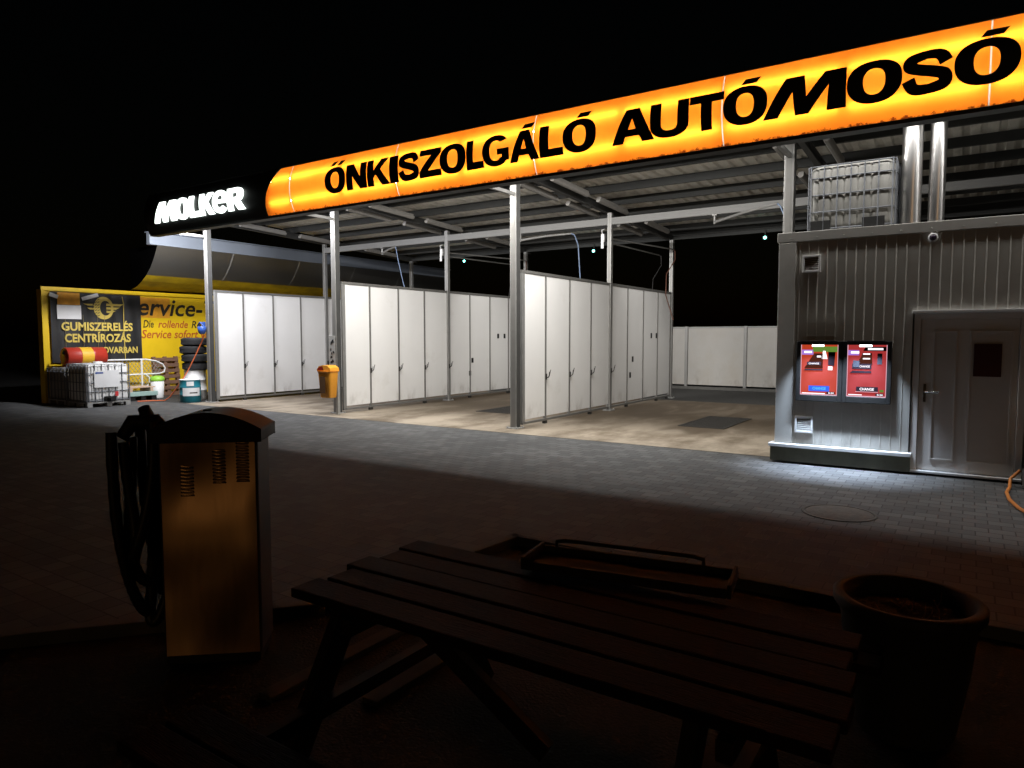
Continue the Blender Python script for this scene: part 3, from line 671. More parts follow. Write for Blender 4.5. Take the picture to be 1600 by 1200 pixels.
# door
dr = MB(); D0, D1, DT = -.600, .570, 2.045
dr.box(D0, D0+.075, CY+.02, CY+.15, .06, DT); dr.box(D1-.075, D1, CY+.02, CY+.15, .06, DT); dr.box(D0+.075, D1-.075, CY+.02, CY+.15, DT-.07, DT)
fr = dr.build("door_frame", M['door'], cb, .006)
mb = MB(); mb.box(D0-.02, D1+.02, CY-.05, CY+.15, 2.048, 2.085); mb.build("door_hood", M['cap'], cb, .004)
mb = MB(); mb.box(D0, D1, CY-.03, CY+.15, .028, .056); mb.build("threshold", M['cap'], cb, .004)
mb = MB(); yd = CY+.055
mb.box(D0+.079, D1-.079, yd, yd+.05, .062, DT-.074); dl = mb.build("door", M['door'], cb, .004)
def inset(x0, x1, z0, z1):
    mb = MB(); mb.box(x0+.02, x1-.02, yd-.004, yd-.001, z0+.02, z1-.02); mb.build("infill", M['door_in'], dl)
    mb = MB()
    for a in ((x0, x1, z0, z0+.018), (x0, x1, z1-.018, z1), (x0, x0+.018, z0+.018, z1-.018), (x1-.018, x1, z0+.018, z1-.018)): mb.box(a[0], a[1], yd-.016, yd-.001, a[2], a[3])
    mb.build("moulding", M['door'], dl, .003)
inset(-.385, -.13, .20, 1.83); inset(.0, .435, .20, 1.83)
mb = MB(); mb.box(-.475, -.445, yd-.012, yd-.001, .93, 1.16); mb.tube([(-.46, yd-.01, 1.06), (-.46, yd-.05, 1.06), (-.44, yd-.06, 1.06), (-.31, yd-.055, 1.06)], .011, 8); mb.build("handle", M['chrome'], dl)
po = MB(); po.box(.045, .325, yd-.024, yd-.017, 1.27, 1.67)
tag(po.build("dark_poster", M['poster']), "plain dark red notice fixed to the cabin door", "poster")
mb = MB(); yd_ = CY-.03
mb.lathe([(.055, 0), (.055, .02), (.042, .022)], 24, (-.43, CY-.006, 2.985), Matrix.Rotation(R(90), 4, 'X'))
dm = thing("dome_camera", "small white rimmed dome camera under the cabin roof edge", "camera", (-.43, CY, 2.985))
mb.build("base", M['cap'], dm)
mb = MB(); mb.lathe([(.04, 0), (.038, .015), (.026, .032), (.0, .04)], 20, (-.43, CY-.028, 2.985), Matrix.Rotation(R(90), 4, 'X')); mb.build("dome", mat('smoked_dome', (.03, .02, .035), .08), dm)

# pay screens
def screen_mats():
    r1 = mat('screen_orange_red', (.05, .01, .01), .2, emit=(.78, .080, .028), estr=.62, var=.3)
    r2 = mat('screen_rose_red', (.05, .01, .01), .2, emit=(.62, .055, .055), estr=.62, var=.3)
    wh = emitter('screen_white', (1, .93, 1.0), 1.6); hot = emitter('screen_head_tube', (.95, .97, 1.0), 7)
    dk = mat('screen_black', (.012, .008, .012), .25); bl = emitter('screen_blue', (.05, .16, 1.0), 1.0); lil = emitter('screen_lilac', (.42, .22, .75), .9)
    gr = emitter('screen_green', (.20, .40, .06), .6); pk = emitter('screen_pink_line', (.9, .50, .60), .9); br = emitter('screen_brown', (.14, .035, .02), .6); blt = emitter('screen_blue_text', (.10, .50, 1.0), 1.4); gy = mat('screen_grey', (.025, .028, .04), .5)
    return dict(r1=r1, r2=r2, wh=wh, hot=hot, dk=dk, bl=bl, lil=lil, gr=gr, pk=pk, br=br, blt=blt, gy=gy)
SM = screen_mats()
def pay_screen(xc, kind, label):
    W, z0, z1 = .575, .885, 1.700
    t = thing("pay_screen", label, "screen", (xc, CY, z0), "backlit pay screens on the cabin wall")
    yf = CY-.075
    mb = MB(); b = .055
    mb.box(xc-W/2+.001, xc-W/2+b, yf, CY-.007, z0, z1); mb.box(xc+W/2-b, xc+W/2-.001, yf, CY-.007, z0, z1)
    mb.box(xc-W/2+b, xc+W/2-b, yf, CY-.007, z0, z0+.085); mb.box(xc-W/2+b, xc+W/2-b, yf, CY-.007, z1-.05, z1)
    mb.build("case", M['black'], t, .006)
    mb = MB(); mb.box(xc-.22, xc+.22, CY-.225, yf-.001, z1-.004, z1+.008); mb.build("hood", M['black'], t, .002)
    X0, X1, Y0, Y1 = xc-W/2+b, xc+W/2-b, z0+.085, z1-.05; w, h = X1-X0, Y1-Y0
    ys = CY-.055
    fn = lambda k: (lambda u, v, d=0: Vector((X0+u*w, ys-.002-.0015*k, Y0+v*h)))
    def quad(name, pts, m, k, par): mb = MB(); mb.poly([pts], fn(k)); return mb.build(name, m, par)
    rect = lambda a, b_, c, d: [(a, c), (b_, c), (b_, d), (a, d)]
    mb = MB(); mb.box(X0, X1, ys, CY-.008, Y0, Y1); sc = mb.build("screen", SM['r1' if kind else 'r2'], t)
    mb = MB(); mb.poly([rect(0, .018, 0, 1)], fn(1)); mb.poly([rect(.982, 1, 0, 1)], fn(1)); mb.poly([rect(.018, .982, 0, .018)], fn(1)); mb.build("lit_edge", SM['pk'], sc)
    quad("head_tube", rect(.30, .62, .965, 1.0), SM['hot'], 2, sc)
    quad("lilac_patch", rect(.02, .34 if kind else .30, .80, .90), SM['lil'], 1, sc); quad("white_label", rect(.09, .30, .835, .875), SM['wh'], 3, sc)
    if kind:
        quad("green_head", rect(.32, .98, .86, .965), SM['gr'], 1, sc)
        quad("hand_picture", [(.56, .72), (.72, .72), (.66, .88), (.60, .88)], SM['wh'], 2, sc)
        quad("pyramid", [(.10, .53), (.60, .53), (.60, .83), (.36, .83)], SM['br'], 2, sc)
        quad("coin_machine", [(.74, .60), (.90, .58), (.93, .86), (.74, .86)], SM['dk'], 3, sc)
        quad("tray", rect(.74, .86, .50, .575), SM['wh'], 2, sc)
        for v in (.775, .63): quad("caption_bar", rect(.40 if v > .7 else .17, .56 if v > .7 else .55, v-.035, v+.03), SM['dk'], 4, sc)
        mb = MB(); text_mesh(mb, "CHANGE", lambda x, y: fn(6)(.22+x, .61+y), .28, .034, .02); mb.build("lettering", SM['wh'], sc)
        quad("caption_line", rect(.44, .55, .75, .785), SM['wh'], 6, sc)
        quad("dark_strip", [(.07, .485), (.60, .49), (.60, .52), (.14, .52)], SM['dk'], 3, sc)
        quad("button", rect(.23, .79, .075, .185), SM['bl'], 3, sc)
        mb = MB(); text_mesh(mb, "CHANGE", lambda x, y: fn(5)(.34+x, .105+y), .36, .055, .02); mb.build("lettering", SM['blt'], sc)
        quad("hours_bar", rect(.72, .94, .022, .072), SM['dk'], 3, sc)
        mb = MB(); text_mesh(mb, "0-24", lambda x, y: fn(5)(.77+x, .031+y), .14, .033, .02); mb.build("lettering", SM['wh'], sc)
        quad("lower_line", rect(.05, .68, .024, .04), SM['wh'], 3, sc)
    else:
        quad("name_bar", [(.40, .885), (.98, .885), (.98, .965), (.46, .965)], SM['dk'], 2, sc)
        quad("name_line", rect(.52, .90, .905, .940), SM['wh'], 4, sc)
        quad("pyramid", [(.24, .62), (.64, .62), (.62, .845), (.40, .845)], SM['br'], 2, sc)
        quad("caption_bar", rect(.38, .62, .80, .845), SM['dk'], 3, sc); quad("caption_line", rect(.40, .58, .815, .838), SM['wh'], 5, sc); quad("caption_line", rect(.40, .58, .725, .75), SM['wh'], 5, sc)
        quad("caption_bar", rect(.13, .62, .535, .64), SM['dk'], 3, sc); quad("note_slot", rect(.15, .31, .57, .70), SM['gy'], 4, sc)
        mb = MB(); text_mesh(mb, "CHANGE", lambda x, y: fn(5)(.32+x, .568+y), .26, .040, .02); mb.build("lettering", SM['wh'], sc)
        quad("dark_strip", [(.07, .455), (.62, .46), (.62, .50), (.14, .50)], SM['dk'], 3, sc)
        quad("coin_slot", rect(.76, .88, .63, .84), SM['gy'], 3, sc)
        quad("button", rect(.25, .80, .105, .195), SM['dk'], 3, sc); quad("button_edge", rect(.23, .80, .092, .104), SM['pk'], 3, sc)
        mb = MB(); text_mesh(mb, "CHANGE", lambda x, y: fn(5)(.34+x, .125+y), .36, .05, .02); mb.build("lettering", SM['wh'], sc)
        quad("green_mark", rect(.84, .94, .10, .145), SM['gr'], 3, sc)
        quad("hours_bar", rect(.74, .94, .022, .072), SM['dk'], 3, sc)
        mb = MB(); text_mesh(mb, "0-24", lambda x, y: fn(5)(.78+x, .031+y), .14, .033, .02); mb.build("lettering", SM['wh'], sc)
        quad("lower_line", rect(.05, .40, .030, .044), SM['wh'], 3, sc)
pay_screen(-1.692, True, "left of two backlit red pay screens, with blue lit button and pictured coin machine")
pay_screen(-1.115, False, "right of two backlit red pay screens, with white lettering on a black button")

# chimneys on the cabin roof
for x, r, y, lb in ((-.725, .122, 10.7, "thicker shiny steel flue pipe rising from the cabin roof"), (-.435, .095, 10.75, "thinner shiny steel flue pipe rising from the cabin roof")):
    t = thing("flue_pipe", lb, "pipe", (x, y, 3.15), "steel flue pipes on the cabin roof")
    MB().lathe([(r, 3.15), (r, 5.02)], 40, (x, y, 0)).build("pipe", M['steel'], t)
    MB().lathe([(r+.03, 3.15), (r+.03, 3.20), (r+.004, 3.23)], 40, (x, y, 0)).build("collar", M['galv'], t)

# ------------------------------------------------------------------ intermediate bulk containers
def ibc(name, label, loc, rot, L=1.10, W=1.00, H=.98, plate=True, body=None, face_label=None):
    """cage along local x (L) and y (W); the labelled side faces local -y"""
    t = thing(name, label, "liquid tank", loc); t.rotation_euler = rot; t.location = (0, 0, 0); t.rotation_euler = (0, 0, 0)
    zb = .14 if plate else .03
    mb = MB()
    # ribbed blow-moulded bottle, rounded corners
    lx, wy, rc = L/2-.014, W/2-.014, .09; per = []
    def side(p, q, m_):
        for q_ in range(m_): per.append((p[0]+(q[0]-p[0])*q_/m_, p[1]+(q[1]-p[1])*q_/m_, q_/m_, m_))
    def arc(cx, cy_, a0):
        for q_ in range(6): per.append((cx+rc*math.cos(R(a0+15*q_)), cy_+rc*math.sin(R(a0+15*q_)), 0, 0))
    side((-lx+rc, -wy), (lx-rc, -wy), 60); arc(lx-rc, -wy+rc, -90); side((lx, -wy+rc), (lx, wy-rc), 60); arc(lx-rc, wy-rc, 0)
    side((lx-rc, wy), (-lx+rc, wy), 60); arc(-lx+rc, wy-rc, 90); side((-lx, wy-rc), (-lx, -wy+rc), 60); arc(-lx+rc, -wy+rc, 180)
    n = len(per); vs = []; prof = [(.90, zb+.005, 0), (.985, zb+.04, .5), (1, zb+.09, 1), (1, H+zb-.10, 1), (.97, H+zb-.05, .6), (.86, H+zb-.01, 0)]
    for sc, z, dk in prof:
        for x, y, u, m_ in per:
            dent = .026*dk*max(0, 1-abs(((u*5) % 1)-.0 if ((u*5) % 1) < .5 else 1-((u*5) % 1))/.10) if m_ else 0
            vs.append(Vector((x*(sc-2*dent), y*(sc-2*dent), z)))
    fs = [(i*n+k, i*n+(k+1) % n, (i+1)*n+(k+1) % n, (i+1)*n+k) for i in range(len(prof)-1) for k in range(n)]
    mb.add(vs, fs, True); mb.add(vs[-n:], [tuple(range(n))]); mb.lathe([(.11, H+zb-.01), (.11, H+zb+.03), (0, H+zb+.035)], 20)
    bottle = mb.build("bottle", body or M['poly'], t)
    mb = MB(); r = .010
    zs = [zb+.03, zb+.26, zb+.49, zb+.72, zb+H-.03]
    for z in zs:
        c = [(-L/2+.06, -W/2), (L/2-.06, -W/2), (L/2-.015, -W/2+.02), (L/2, -W/2+.06), (L/2, W/2-.06), (L/2-.015, W/2-.02), (L/2-.06, W/2), (-L/2+.06, W/2), (-L/2+.015, W/2-.02), (-L/2, W/2-.06), (-L/2, -W/2+.06), (-L/2+.015, -W/2+.02), (-L/2+.06, -W/2)]
        mb.tube([(x, y, z) for x, y in c], r, 6)
    k = int(round(L/.185))
    for i in range(k+1):
        x = -L/2+.03+(L-.06)*i/k
        for y in (-W/2-.004, W/2+.004): mb.tube([(x, y, zb), (x, y, zb+H-.02)], r, 6)
    k = int(round(W/.185))
    for i in range(k+1):
        y = -W/2+.03+(W-.06)*i/k
        for x in (-L/2-.004, L/2+.004): mb.tube([(x, y, zb), (x, y, zb+H-.02)], r, 6)
    for i in (1, 2): mb.tube([(-L/2, -W/2+W*i/3, zb+H-.01), (L/2, -W/2+W*i/3, zb+H-.01)], r, 6)
    mb.build("cage", M['cage'], t)
    mb = MB()
    if plate:
        mb.box(-L/2, L/2, -W/2, W/2, .10, .135)
        for x in (-L/2+.06, 0, L/2-.06):
            for y in (-W/2+.06, 0, W/2-.06): mb.box(x-.06, x+.06, y-.06, y+.06, .004, .10)
        for y in (-W/2+.06, W/2-.06): mb.box(-L/2, L/2, y-.05, y+.05, .002, .02) if False else None
    else: mb.box(-L/2, L/2, -W/2, W/2, .0, .025)
    mb.build("pallet", M['galv'], t)
    return t

def turn(t, loc, rz_=0, tilt=(0, 0)):
    t.rotation_euler = (tilt[0], tilt[1], rz_); t.location = loc

# on the cabin roof
t = ibc("roof_tank", "white caged liquid tank standing on the cabin roof beside the flue pipes", (0, 0, 0), (0, 0, 0), 1.06, 1.0, .91, plate=False, body=mat('darkened_white_plastic', (.27, .267, .25), .5, 0, .08, 3, dirt=((.22, .21, .19), 4, .5, .8, .5)))  # white plastic's colour darkened to grey, offsetting the strong lamps close by
for x in (-.40, .26):
    mb = MB(); mb.box(x-.11, x+.16, -.512, -.505, .04, .17); mb.build("dark_label", M['black'], t)
turn(t, (-1.42, 10.93, 3.187), 0)

# in the yard, labelled side to the right
t = ibc("yard_tank", "caged white liquid tank with a white label plate, standing in front of the yellow hoarding", (0, 0, 0), (0, 0, 0), 1.06, 1.06, .97)
def plate_on(t, L):
    y = -L/2-.02
    mb = MB(); mb.box(-.36, .26, y-.004, y, .50, .93); p = mb.build("label_plate", M['paper'], t)
    mb = MB(); mb.box(-.33, -.14, y-.006, y-.0045, .85, .89); mb.build("print", M['blue'], p)
    mb = MB(); mb.box(.14, .22, y-.004, y, .26, .38); mb.build("red_sticker", M['redflat'], t)
    mb = MB(); mb.lathe([(.075, 0), (.075, .10), (.05, .12), (.05, .17)], 16, (.02, y+.06, .20), Matrix.Rotation(R(90), 4, 'X')); mb.box(-.11, .15, y-.05, y-.02, .235, .262); mb.box(-.13, .16, y+.002, y+.02, .15, .27); mb.build("valve", M['black'], t)
plate_on(t, 1.06); turn(t, (-18.86, 8.99, 0), R(90))
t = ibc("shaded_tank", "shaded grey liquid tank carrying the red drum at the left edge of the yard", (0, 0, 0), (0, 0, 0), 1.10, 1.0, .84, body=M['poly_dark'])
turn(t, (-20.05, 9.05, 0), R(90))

# ------------------------------------------------------------------ workshop on the left
XW = -20.7
ws = thing("tyre_workshop", "low yellow workshop hall with a dark rounded metal overhang", "building", (XW, 10, 0))
YE = 10.88
mb = MB(); mb.box(XW-.20, XW, 8.48, 24, -.02, 3.05); mb.build("wall", M['yellow'], ws)
mb = MB(); mb.box(XW+.002, XW+.06, 8.48, 24, 3.02, 3.13); mb.box(XW+.002, XW+.06, 8.48, 8.60, .0, 3.018); mb.build("frame", M['yellow'], ws, .006)
mb = MB(); mb.box(XW-6, XW-.21, 14.5, 24, -.02, 4.36); mb.build("hall_body", M['black'], ws)
prof = [(-20.70, 3.18), (-20.55, 3.20), (-20.32, 3.27), (-20.06, 3.40), (-19.82, 3.56), (-19.60, 3.76), (-19.44, 3.96), (-19.31, 4.16), (-19.20, 4.36)]
mb = MB(); mb.sheet(prof[:5], YE, 24, lambda p, d: Vector((p[0], d, p[1])))  # lower overhang coloured yellow, the wall's reflection put into its colour
mb.build("reflection_band", M['reflected_yellow'], ws)
mb = MB(); mb.sheet(prof[4:], YE, 24, lambda p, d: Vector((p[0], d, p[1])))
for i in range(len(mb.sm)): mb.sm[i] = True
oh = mb.build("overhang", M['bronze'], ws)
for y in (13.30, 15.85, 18.4, 20.9):
    mb = MB()
    for (a, b_) in zip(prof[4:-1], prof[5:]):
        d = Vector((b_[0]-a[0], 0, b_[1]-a[1])).normalized(); n = Vector((d.z, 0, -d.x))*.006
        P = [Vector((a[0], y, a[1]))+n, Vector((b_[0], y, b_[1]))+n]
        mb.add([P[0]-Vector((0, .022, 0)), P[1]-Vector((0, .022, 0)), P[1]+Vector((0, .022, 0)), P[0]+Vector((0, .022, 0))], [(0, 3, 2, 1)])
    mb.build("seam", M['bronze_seam'], oh)
mb = MB(); mb.poly([[(x, z) for x, z in prof]+[(-20.7, 4.36)]], lambda u, v, d: Vector((u, YE+.004, v))); mb.build("end_cap", M['unlit_black'], ws)
mb = MB(); mb.box(-19.36, -19.185, YE-.22, 24, 4.362, 4.70); mb.build("parapet", M['paleband'], ws, .01)
mb = MB(); mb.box(-19.45, -19.10, YE-.22, 24, 4.702, 4.73); mb.build("gutter", M['paleband'], ws, .005)
mb = MB(); mb.box(-27, -19.46, 14.5, 24, 4.40, 4.70); mb.build("roof", M['black'], ws)

# boards on the wall; u runs along +y, v up
WF = lambda k: (lambda u, v, d=0: Vector((XW+.012+.002*k+d, u, v)))
def rectp(a, b_, c, d): return [(a, c), (b_, c), (b_, d), (a, d)]
bn = thing("service_hoarding", "yellow printed hoarding with dark slanted service lettering", "hoarding", (XW, 12.4, 1.1))
mb = MB(); mb.poly([rectp(11.0, 14.4, 1.14, 2.99)], WF(1), .0); yb = mb.build("board", M['yellow'], bn)
mb = MB(); mb.poly([rectp(11.10, 12.05, 2.36, 2.97)], WF(2)); mb.build("faded_patch", M['orange_fade'], yb)
def txt(par, body, y0, y1, z0, z1, m, k, off=0., sh=0.):
    mb = MB(); text_mesh(mb, body, lambda x, y: WF(k)(y0+x, z0+y), y1-y0, z1-z0, off, sh); return mb.build("lettering", m, par)
txt(bn, "ervice-T", 11.06, 13.68, 2.42, 2.95, M['print_black'], 4, .016, .22)
txt(bn, "Die", 11.20, 11.52, 2.06, 2.29, M['print_black'], 4, .012, .22)
txt(bn, "rollende", 11.66, 12.62, 2.06, 2.29, M['print_red'], 4, .018, .22)
txt(bn, "Rei", 12.74, 13.15, 2.06, 2.29, M['print_black'], 4, .012, .22)
txt(bn, "Service sofort vor", 11.14, 13.50, 1.74, 2.0, M['print_red'], 4, .014, .22)
bb = thing("tyre_banner", "creased black banner with gold lettering and a winged tyre emblem", "banner", (XW, 9.9, 1.1))
mb = MB(); vs = []; nx, nz_ = 60, 24
for j in range(nz_+1):
    for i in range(nx+1):
        u = 8.68+(11.12-8.68)*i/nx; v = 1.08+(3.0-1.08)*j/nz_
        dd = .02+.012*math.sin(u*9+math.sin(v*2))+.006*math.sin(u*21+v*3)
        vs.append(Vector((XW+.045+dd, u, v)))
mb.add(vs, [(j*(nx+1)+i, j*(nx+1)+i+1, (j+1)*(nx+1)+i+1, (j+1)*(nx+1)+i) for j in range(nz_) for i in range(nx)], True); mb.build("cloth", M['banner'], bb)
BW = lambda k: (lambda u, v, d=0: Vector((XW+.088+.002*k+d, u, v)))
def btxt(body, y0, y1, z0, z1):
    mb = MB(); text_mesh(mb, body, lambda x, y: BW(1)(y0+x, z0+y), y1-y0, z1-z0, .030); mb.build("lettering", M['gold'], bb)
btxt("GUMISZERELÉS", 8.93, 10.85, 1.95, 2.25)
btxt("CENTRÍROZÁS", 9.0, 10.78, 1.63, 1.93)
btxt("OVARBAN", 9.98, 10.97, 1.31, 1.50)
# winged tyre emblem
mb = MB(); c = (9.98, 2.60)
mb.poly([ell(c[0]+.07, c[1], .27, .32, n=40, p=2), ell(c[0]+.12, c[1], .15, .21, n=32, p=2)], BW(1))
mb.poly([[(9.62, 2.66), (9.78, 2.66), (9.78, 2.71), (9.50, 2.71)]], BW(2)); mb.poly([[(9.68, 2.55), (9.78, 2.55), (9.78, 2.60), (9.60, 2.60)]], BW(2))
for k, w in enumerate((.50, .38, .26)):
    z = 2.70-k*.10; mb.poly([[(10.12, z-.035), (10.12+w-.12, z-.035), (10.12+w, z+.03), (10.12, z+.03)]], BW(3))
e_ = mb.build("emblem", M['gold'], bb)
mb = MB()
for r_ in range(7):
    for q in range(3):
        y = 9.74+q*.07; z = 2.36+r_*.075
        mb.poly([[(y, z), (y+.055, z+.03), (y+.055, z+.05), (y, z+.02)]], BW(3))
mb.build("tread", M['banner'], e_)
mb = MB(); mb.tube([(XW+.10, 10.60, 1.1), (XW+.10, 10.585, 2.0), (XW+.10, 10.60, 2.75), (XW+.10, 10.57, 2.95)], .012, 6); mb.build("crease_tape", M['gold'], bb)
mb = MB()
for y in (9.02, 9.48, 9.86, 10.05): mb.tube([(XW+.092, y, 1.15), (XW+.092, y+.01, 2.4)], .005, 5)
mb.build("crease_glint", mat('crease_highlight', (.25, .20, .10), .5), bb)  # pale lines paint the highlights along the cloth's folds
mb = MB(); mb.box(XW+.10, XW+.106, 8.83, 9.44, 2.27, 2.65, Matrix.Translation((0, 0, 0)))
tag(mb.build("paper_sheet", M['paper']), "blank white sheet taped to the upper left of the black banner", "paper")
mb = MB(); mb.box(XW+.098, XW+.102, 8.85, 9.42, 2.66, 2.99); tag(mb.build("faded_flap", M['orange_fade']), "faded orange flap hanging above the white sheet on the banner", "print")
mb = MB(); mb.bar((XW+.10, 8.66, 2.93), (XW+.12, 8.86, 2.86), .02, .10); tag(mb.build("torn_strip", M['paper']), "short curled white strip at the top left corner of the black banner", "paper")
mb = MB(); mb.bar((XW+.11, 9.47, 2.83), (XW+.11, 9.90, 2.97), .012, .10); tag(mb.build("torn_strip", M['paper']), "longer slanting white strip over the winged tyre emblem", "paper")

# red drum on the shaded tank
dm = thing("red_drum", "red drum with a yellow band lying on the shaded tank", "drum", (-20.05, 9.2, 1.24))
Rm = Matrix.Rotation(R(-90), 4, 'X')
mb = MB(); mb.lathe([(0, -.50), (.24, -.50), (.255, -.49), (.255, -.20), (.262, -.185), (.262, -.17), (.255, -.155), (.255, .155), (.262, .17), (.262, .185), (.255, .20), (.255, .49), (.24, .50), (0, .50)], 36, (-20.05, 9.22, 1.245), Rm); mb.build("barrel", M['red'], dm)
mb = MB(); mb.lathe([(.259, -.150), (.259, .150)], 36, (-20.05, 9.22, 1.245), Rm); mb.build("band", M['band'], dm)
mb = MB(); mb.lathe([(.05, 0), (.05, .03), (0, .03)], 14, (-20.05, 9.22-.50, 1.36), Matrix.Rotation(R(90), 4, 'X')); mb.build("bung", M['black'], dm)
for y in (8.95, 9.5):
    mb = MB(); mb.box(-20.3, -19.8, y-.05, y+.05, .985, 1.03); mb.build("cradle", M['wood'], dm)

# trolley
tr = thing("cage_trolley", "white tubular trolley with a mesh side behind the tank", "trolley", (-20.0, 10.5, 0))
x = -20.0
mb = MB(); mb.tube([(x, 9.4, 1.13), (x, 10.85, 1.13), (x, 11.15, 1.08), (x, 11.36, .98), (x, 11.44, .86), (x, 11.40, .74), (x, 11.25, .70), (x, 9.4, .70)], .024, 8)
mb.tube([(x, 10.74, 1.12), (x, 10.74, .32)], .03, 8); mb.tube([(x, 9.45, 1.12), (x, 9.45, .12)], .024, 8)
mb.tube([(x, 10.85, .69), (x, 10.95, .60), (x, 10.96, .42), (x, 10.86, .34), (x, 9.4, .32)], .024, 8)
mb.tube([(x, 9.45, .14), (x, 10.7, .14)], .02, 8); mb.tube([(x, 10.74, .34), (x, 10.74, .12)], .024, 8)
mb.build("tube_frame", M['paper'], tr)
mb = MB()
for k in range(-8, 24):
    for sgn in (1, -1):
        y0 = 9.45+k*.105; pts = []
        for z in (.34, 1.10):
            y = y0+(z-.34)*.75 if sgn > 0 else y0+.57-(z-.34)*.75
            pts.append((y, z))
        (ya, za), (yb_, zb_) = pts
        lo, hi = 9.46, 11.3
        def cl(y, ya, za, yb_, zb_): return za+(zb_-za)*(y-ya)/(yb_-ya)
        P = [[ya, za], [yb_, zb_]]
        for q in P:
            if q[0] < lo: q[1] = cl(lo, ya, za, yb_, zb_); q[0] = lo
            if q[0] > hi: q[1] = cl(hi, ya, za, yb_, zb_); q[0] = hi
        if abs(P[0][0]-P[1][0]) > .02: mb.tube([(x-.01*sgn, P[0][0], P[0][1]), (x-.01*sgn, P[1][0], P[1][1])], .006, 4, False)
mb.build("mesh_side", M['galv'], tr)
for y in (9.5, 10.7):
    mb = MB(); mb.lathe([(0, -.025), (.07, -.025), (.07, .025), (0, .025)], 18, (x, y, .075), Matrix.Rotation(R(90), 4, 'Y')); mb.build("wheel", M['rubber'], tr)

# boards on the ground
t = thing("flat_crate", "flat mint green crate on black feet beside the caged tank", "crate", (-19.55, 10.35, 0))
mb = MB(); mb.box(-19.85, -19.25, 9.98, 10.78, .13, .25); mb.build("tray", M['mint'], t, .01)
for y in (10.08, 10.38, 10.68):
    mb = MB(); mb.box(-19.82, -19.28, y-.07, y+.07, .0, .128); mb.build("foot", M['black'], t)
mb = MB()
for k in range(3): mb.box(-19.84+.2*k, -19.67+.2*k, 9.95, 10.72, .36, .385)
mb.box(-19.83, -19.27, 10.0, 10.08, .252, .358); mb.box(-19.83, -19.27, 10.58, 10.66, .252, .358)
tag(mb.build("small_pallet", M['beige']), "pale bare wooden pallet on top of the mint crate", "pallet")

# bin with lime rim
t = thing("white_bin", "white plastic bin with a lime green rim by the leaning pallet", "bin", (-19.75, 11.05, 0))
mb = MB(); mb.lathe([(0, .01), (.15, .0), (.155, .02), (.185, .52), (.175, .52), (.145, .03), (0, .03)], 28, (-19.75, 11.05, 0)); mb.build("bucket", M['poly'], t)
mb = MB(); mb.lathe([(.188, .50), (.20, .52), (.20, .56), (.17, .63), (.06, .655), (0, .655)], 28, (-19.75, 11.05, 0)); mb.build("lid", M['green'], t)
# leaning pallet
t = thing("leaning_pallet", "brown wooden pallet leaning upright on the yellow wall", "pallet", (-20.55, 11.75, 0))
Ml = Matrix.Translation((-20.42, 11.4, 0)) @ Matrix.Rotation(R(-9), 4, 'Y')
mb = MB()
for k in range(7): mb.box(0, .02, .0, .8, .0+.175*k, .11+.175*k, Ml)
mb.build("board", M['wood'], t)
for yy in (0, .35, .70):
    mb = MB(); mb.box(-.10, -.002, yy, yy+.10, 0, 1.2, Ml); mb.build("stringer", M['wood'], t)

# drums and tyres beside the front column
wd = (-18.15, 11.25)
t = thing("white_drum", "scuffed white steel drum under the stacked tyres", "drum", (*wd, 0))
mb = MB(); mb.lathe([(0, .012), (.27, .0), (.285, .01), (.285, .28), (.292, .29), (.292, .305), (.285, .315), (.285, .56), (.292, .57), (.292, .585), (.285, .595), (.285, .83), (.29, .84), (.28, .85), (.27, .835), (0, .835)], 36, (*wd, 0)); mb.build("barrel", M['paper'], t)
mb = MB(); mb.lathe([(.288, .05), (.288, .27)], 36, (*wd, 0)); mb.build("grey_band", M['poly_dark'], t)
def tyre(z, label, dx, dy):
    t = thing("stacked_tyre", label, "tyre", (wd[0]+dx, wd[1]+dy, z), "tyres stacked on the white drum")
    w = .225; c = (wd[0]+dx, wd[1]+dy, z)
    mb = MB(); mb.lathe([(.20, .03), (.215, .012), (.27, .0), (.33, .02), (.345, .05), (.348, w/2), (.345, w-.05), (.33, w-.02), (.27, w), (.215, w-.012), (.20, w-.03)], 44, c); mb.build("carcass", M['rubber'], t)
    mb = MB()
    for k in range(60):
        a = 2*math.pi*k/60; Mt = Matrix.Translation(c) @ Matrix.Rotation(a, 4, 'Z')
        mb.box(.344, .353, -.011, .007, .035, w/2-.015, Mt); mb.box(.344, .353, -.004, .014, w/2+.015, w-.035, Mt)
    mb.build("tread", M['rubber'], t)
for k, nm in enumerate(("lowest", "second", "third", "topmost")):
    tyre(.852+.227*k, "%s tyre of the four stacked on the white drum%s" % (nm, "" if k else " top"), .03*math.sin(k*2.1), .025*math.cos(k*1.7))
td = (-17.78, 10.86)
t = thing("teal_drum", "small teal drum with a white label at the foot of the leftmost column", "drum", (*td, 0))
mb = MB(); mb.lathe([(0, .012), (.255, 0), (.265, .01), (.265, .20), (.27, .21), (.265, .22), (.265, .40), (.27, .41), (.265, .42), (.265, .60), (.27, .61), (.262, .62), (.25, .605), (0, .605)], 36, (*td, 0)); mb.build("barrel", M['teal'], t)
def wrap(c, r, a0, a1, z0, z1):
    mb = MB(); vs = []
    for k in range(17):
        a = R(a0+(a1-a0)*k/16)
        for z in (z0, z1): vs.append(Vector((c[0]+r*math.cos(a), c[1]+r*math.sin(a), z)))
    return mb.add(vs, [(2*k, 2*k+2, 2*k+3, 2*k+1) for k in range(16)], True)
lab = wrap(td, .274, -75, 25, .18, .40).build("label", M['paper'], t)
wrap(td, .276, -35, 8, .25, .28).build("print_line", M['print_black'], lab)
wrap(td, .274, -50, -12, .45, .57).build("small_label", M['paper'], t)
MB().lathe([(.272, .608), (.272, .625), (.26, .63)], 36, (*td, 0)).build("rim", M['paper'], t)

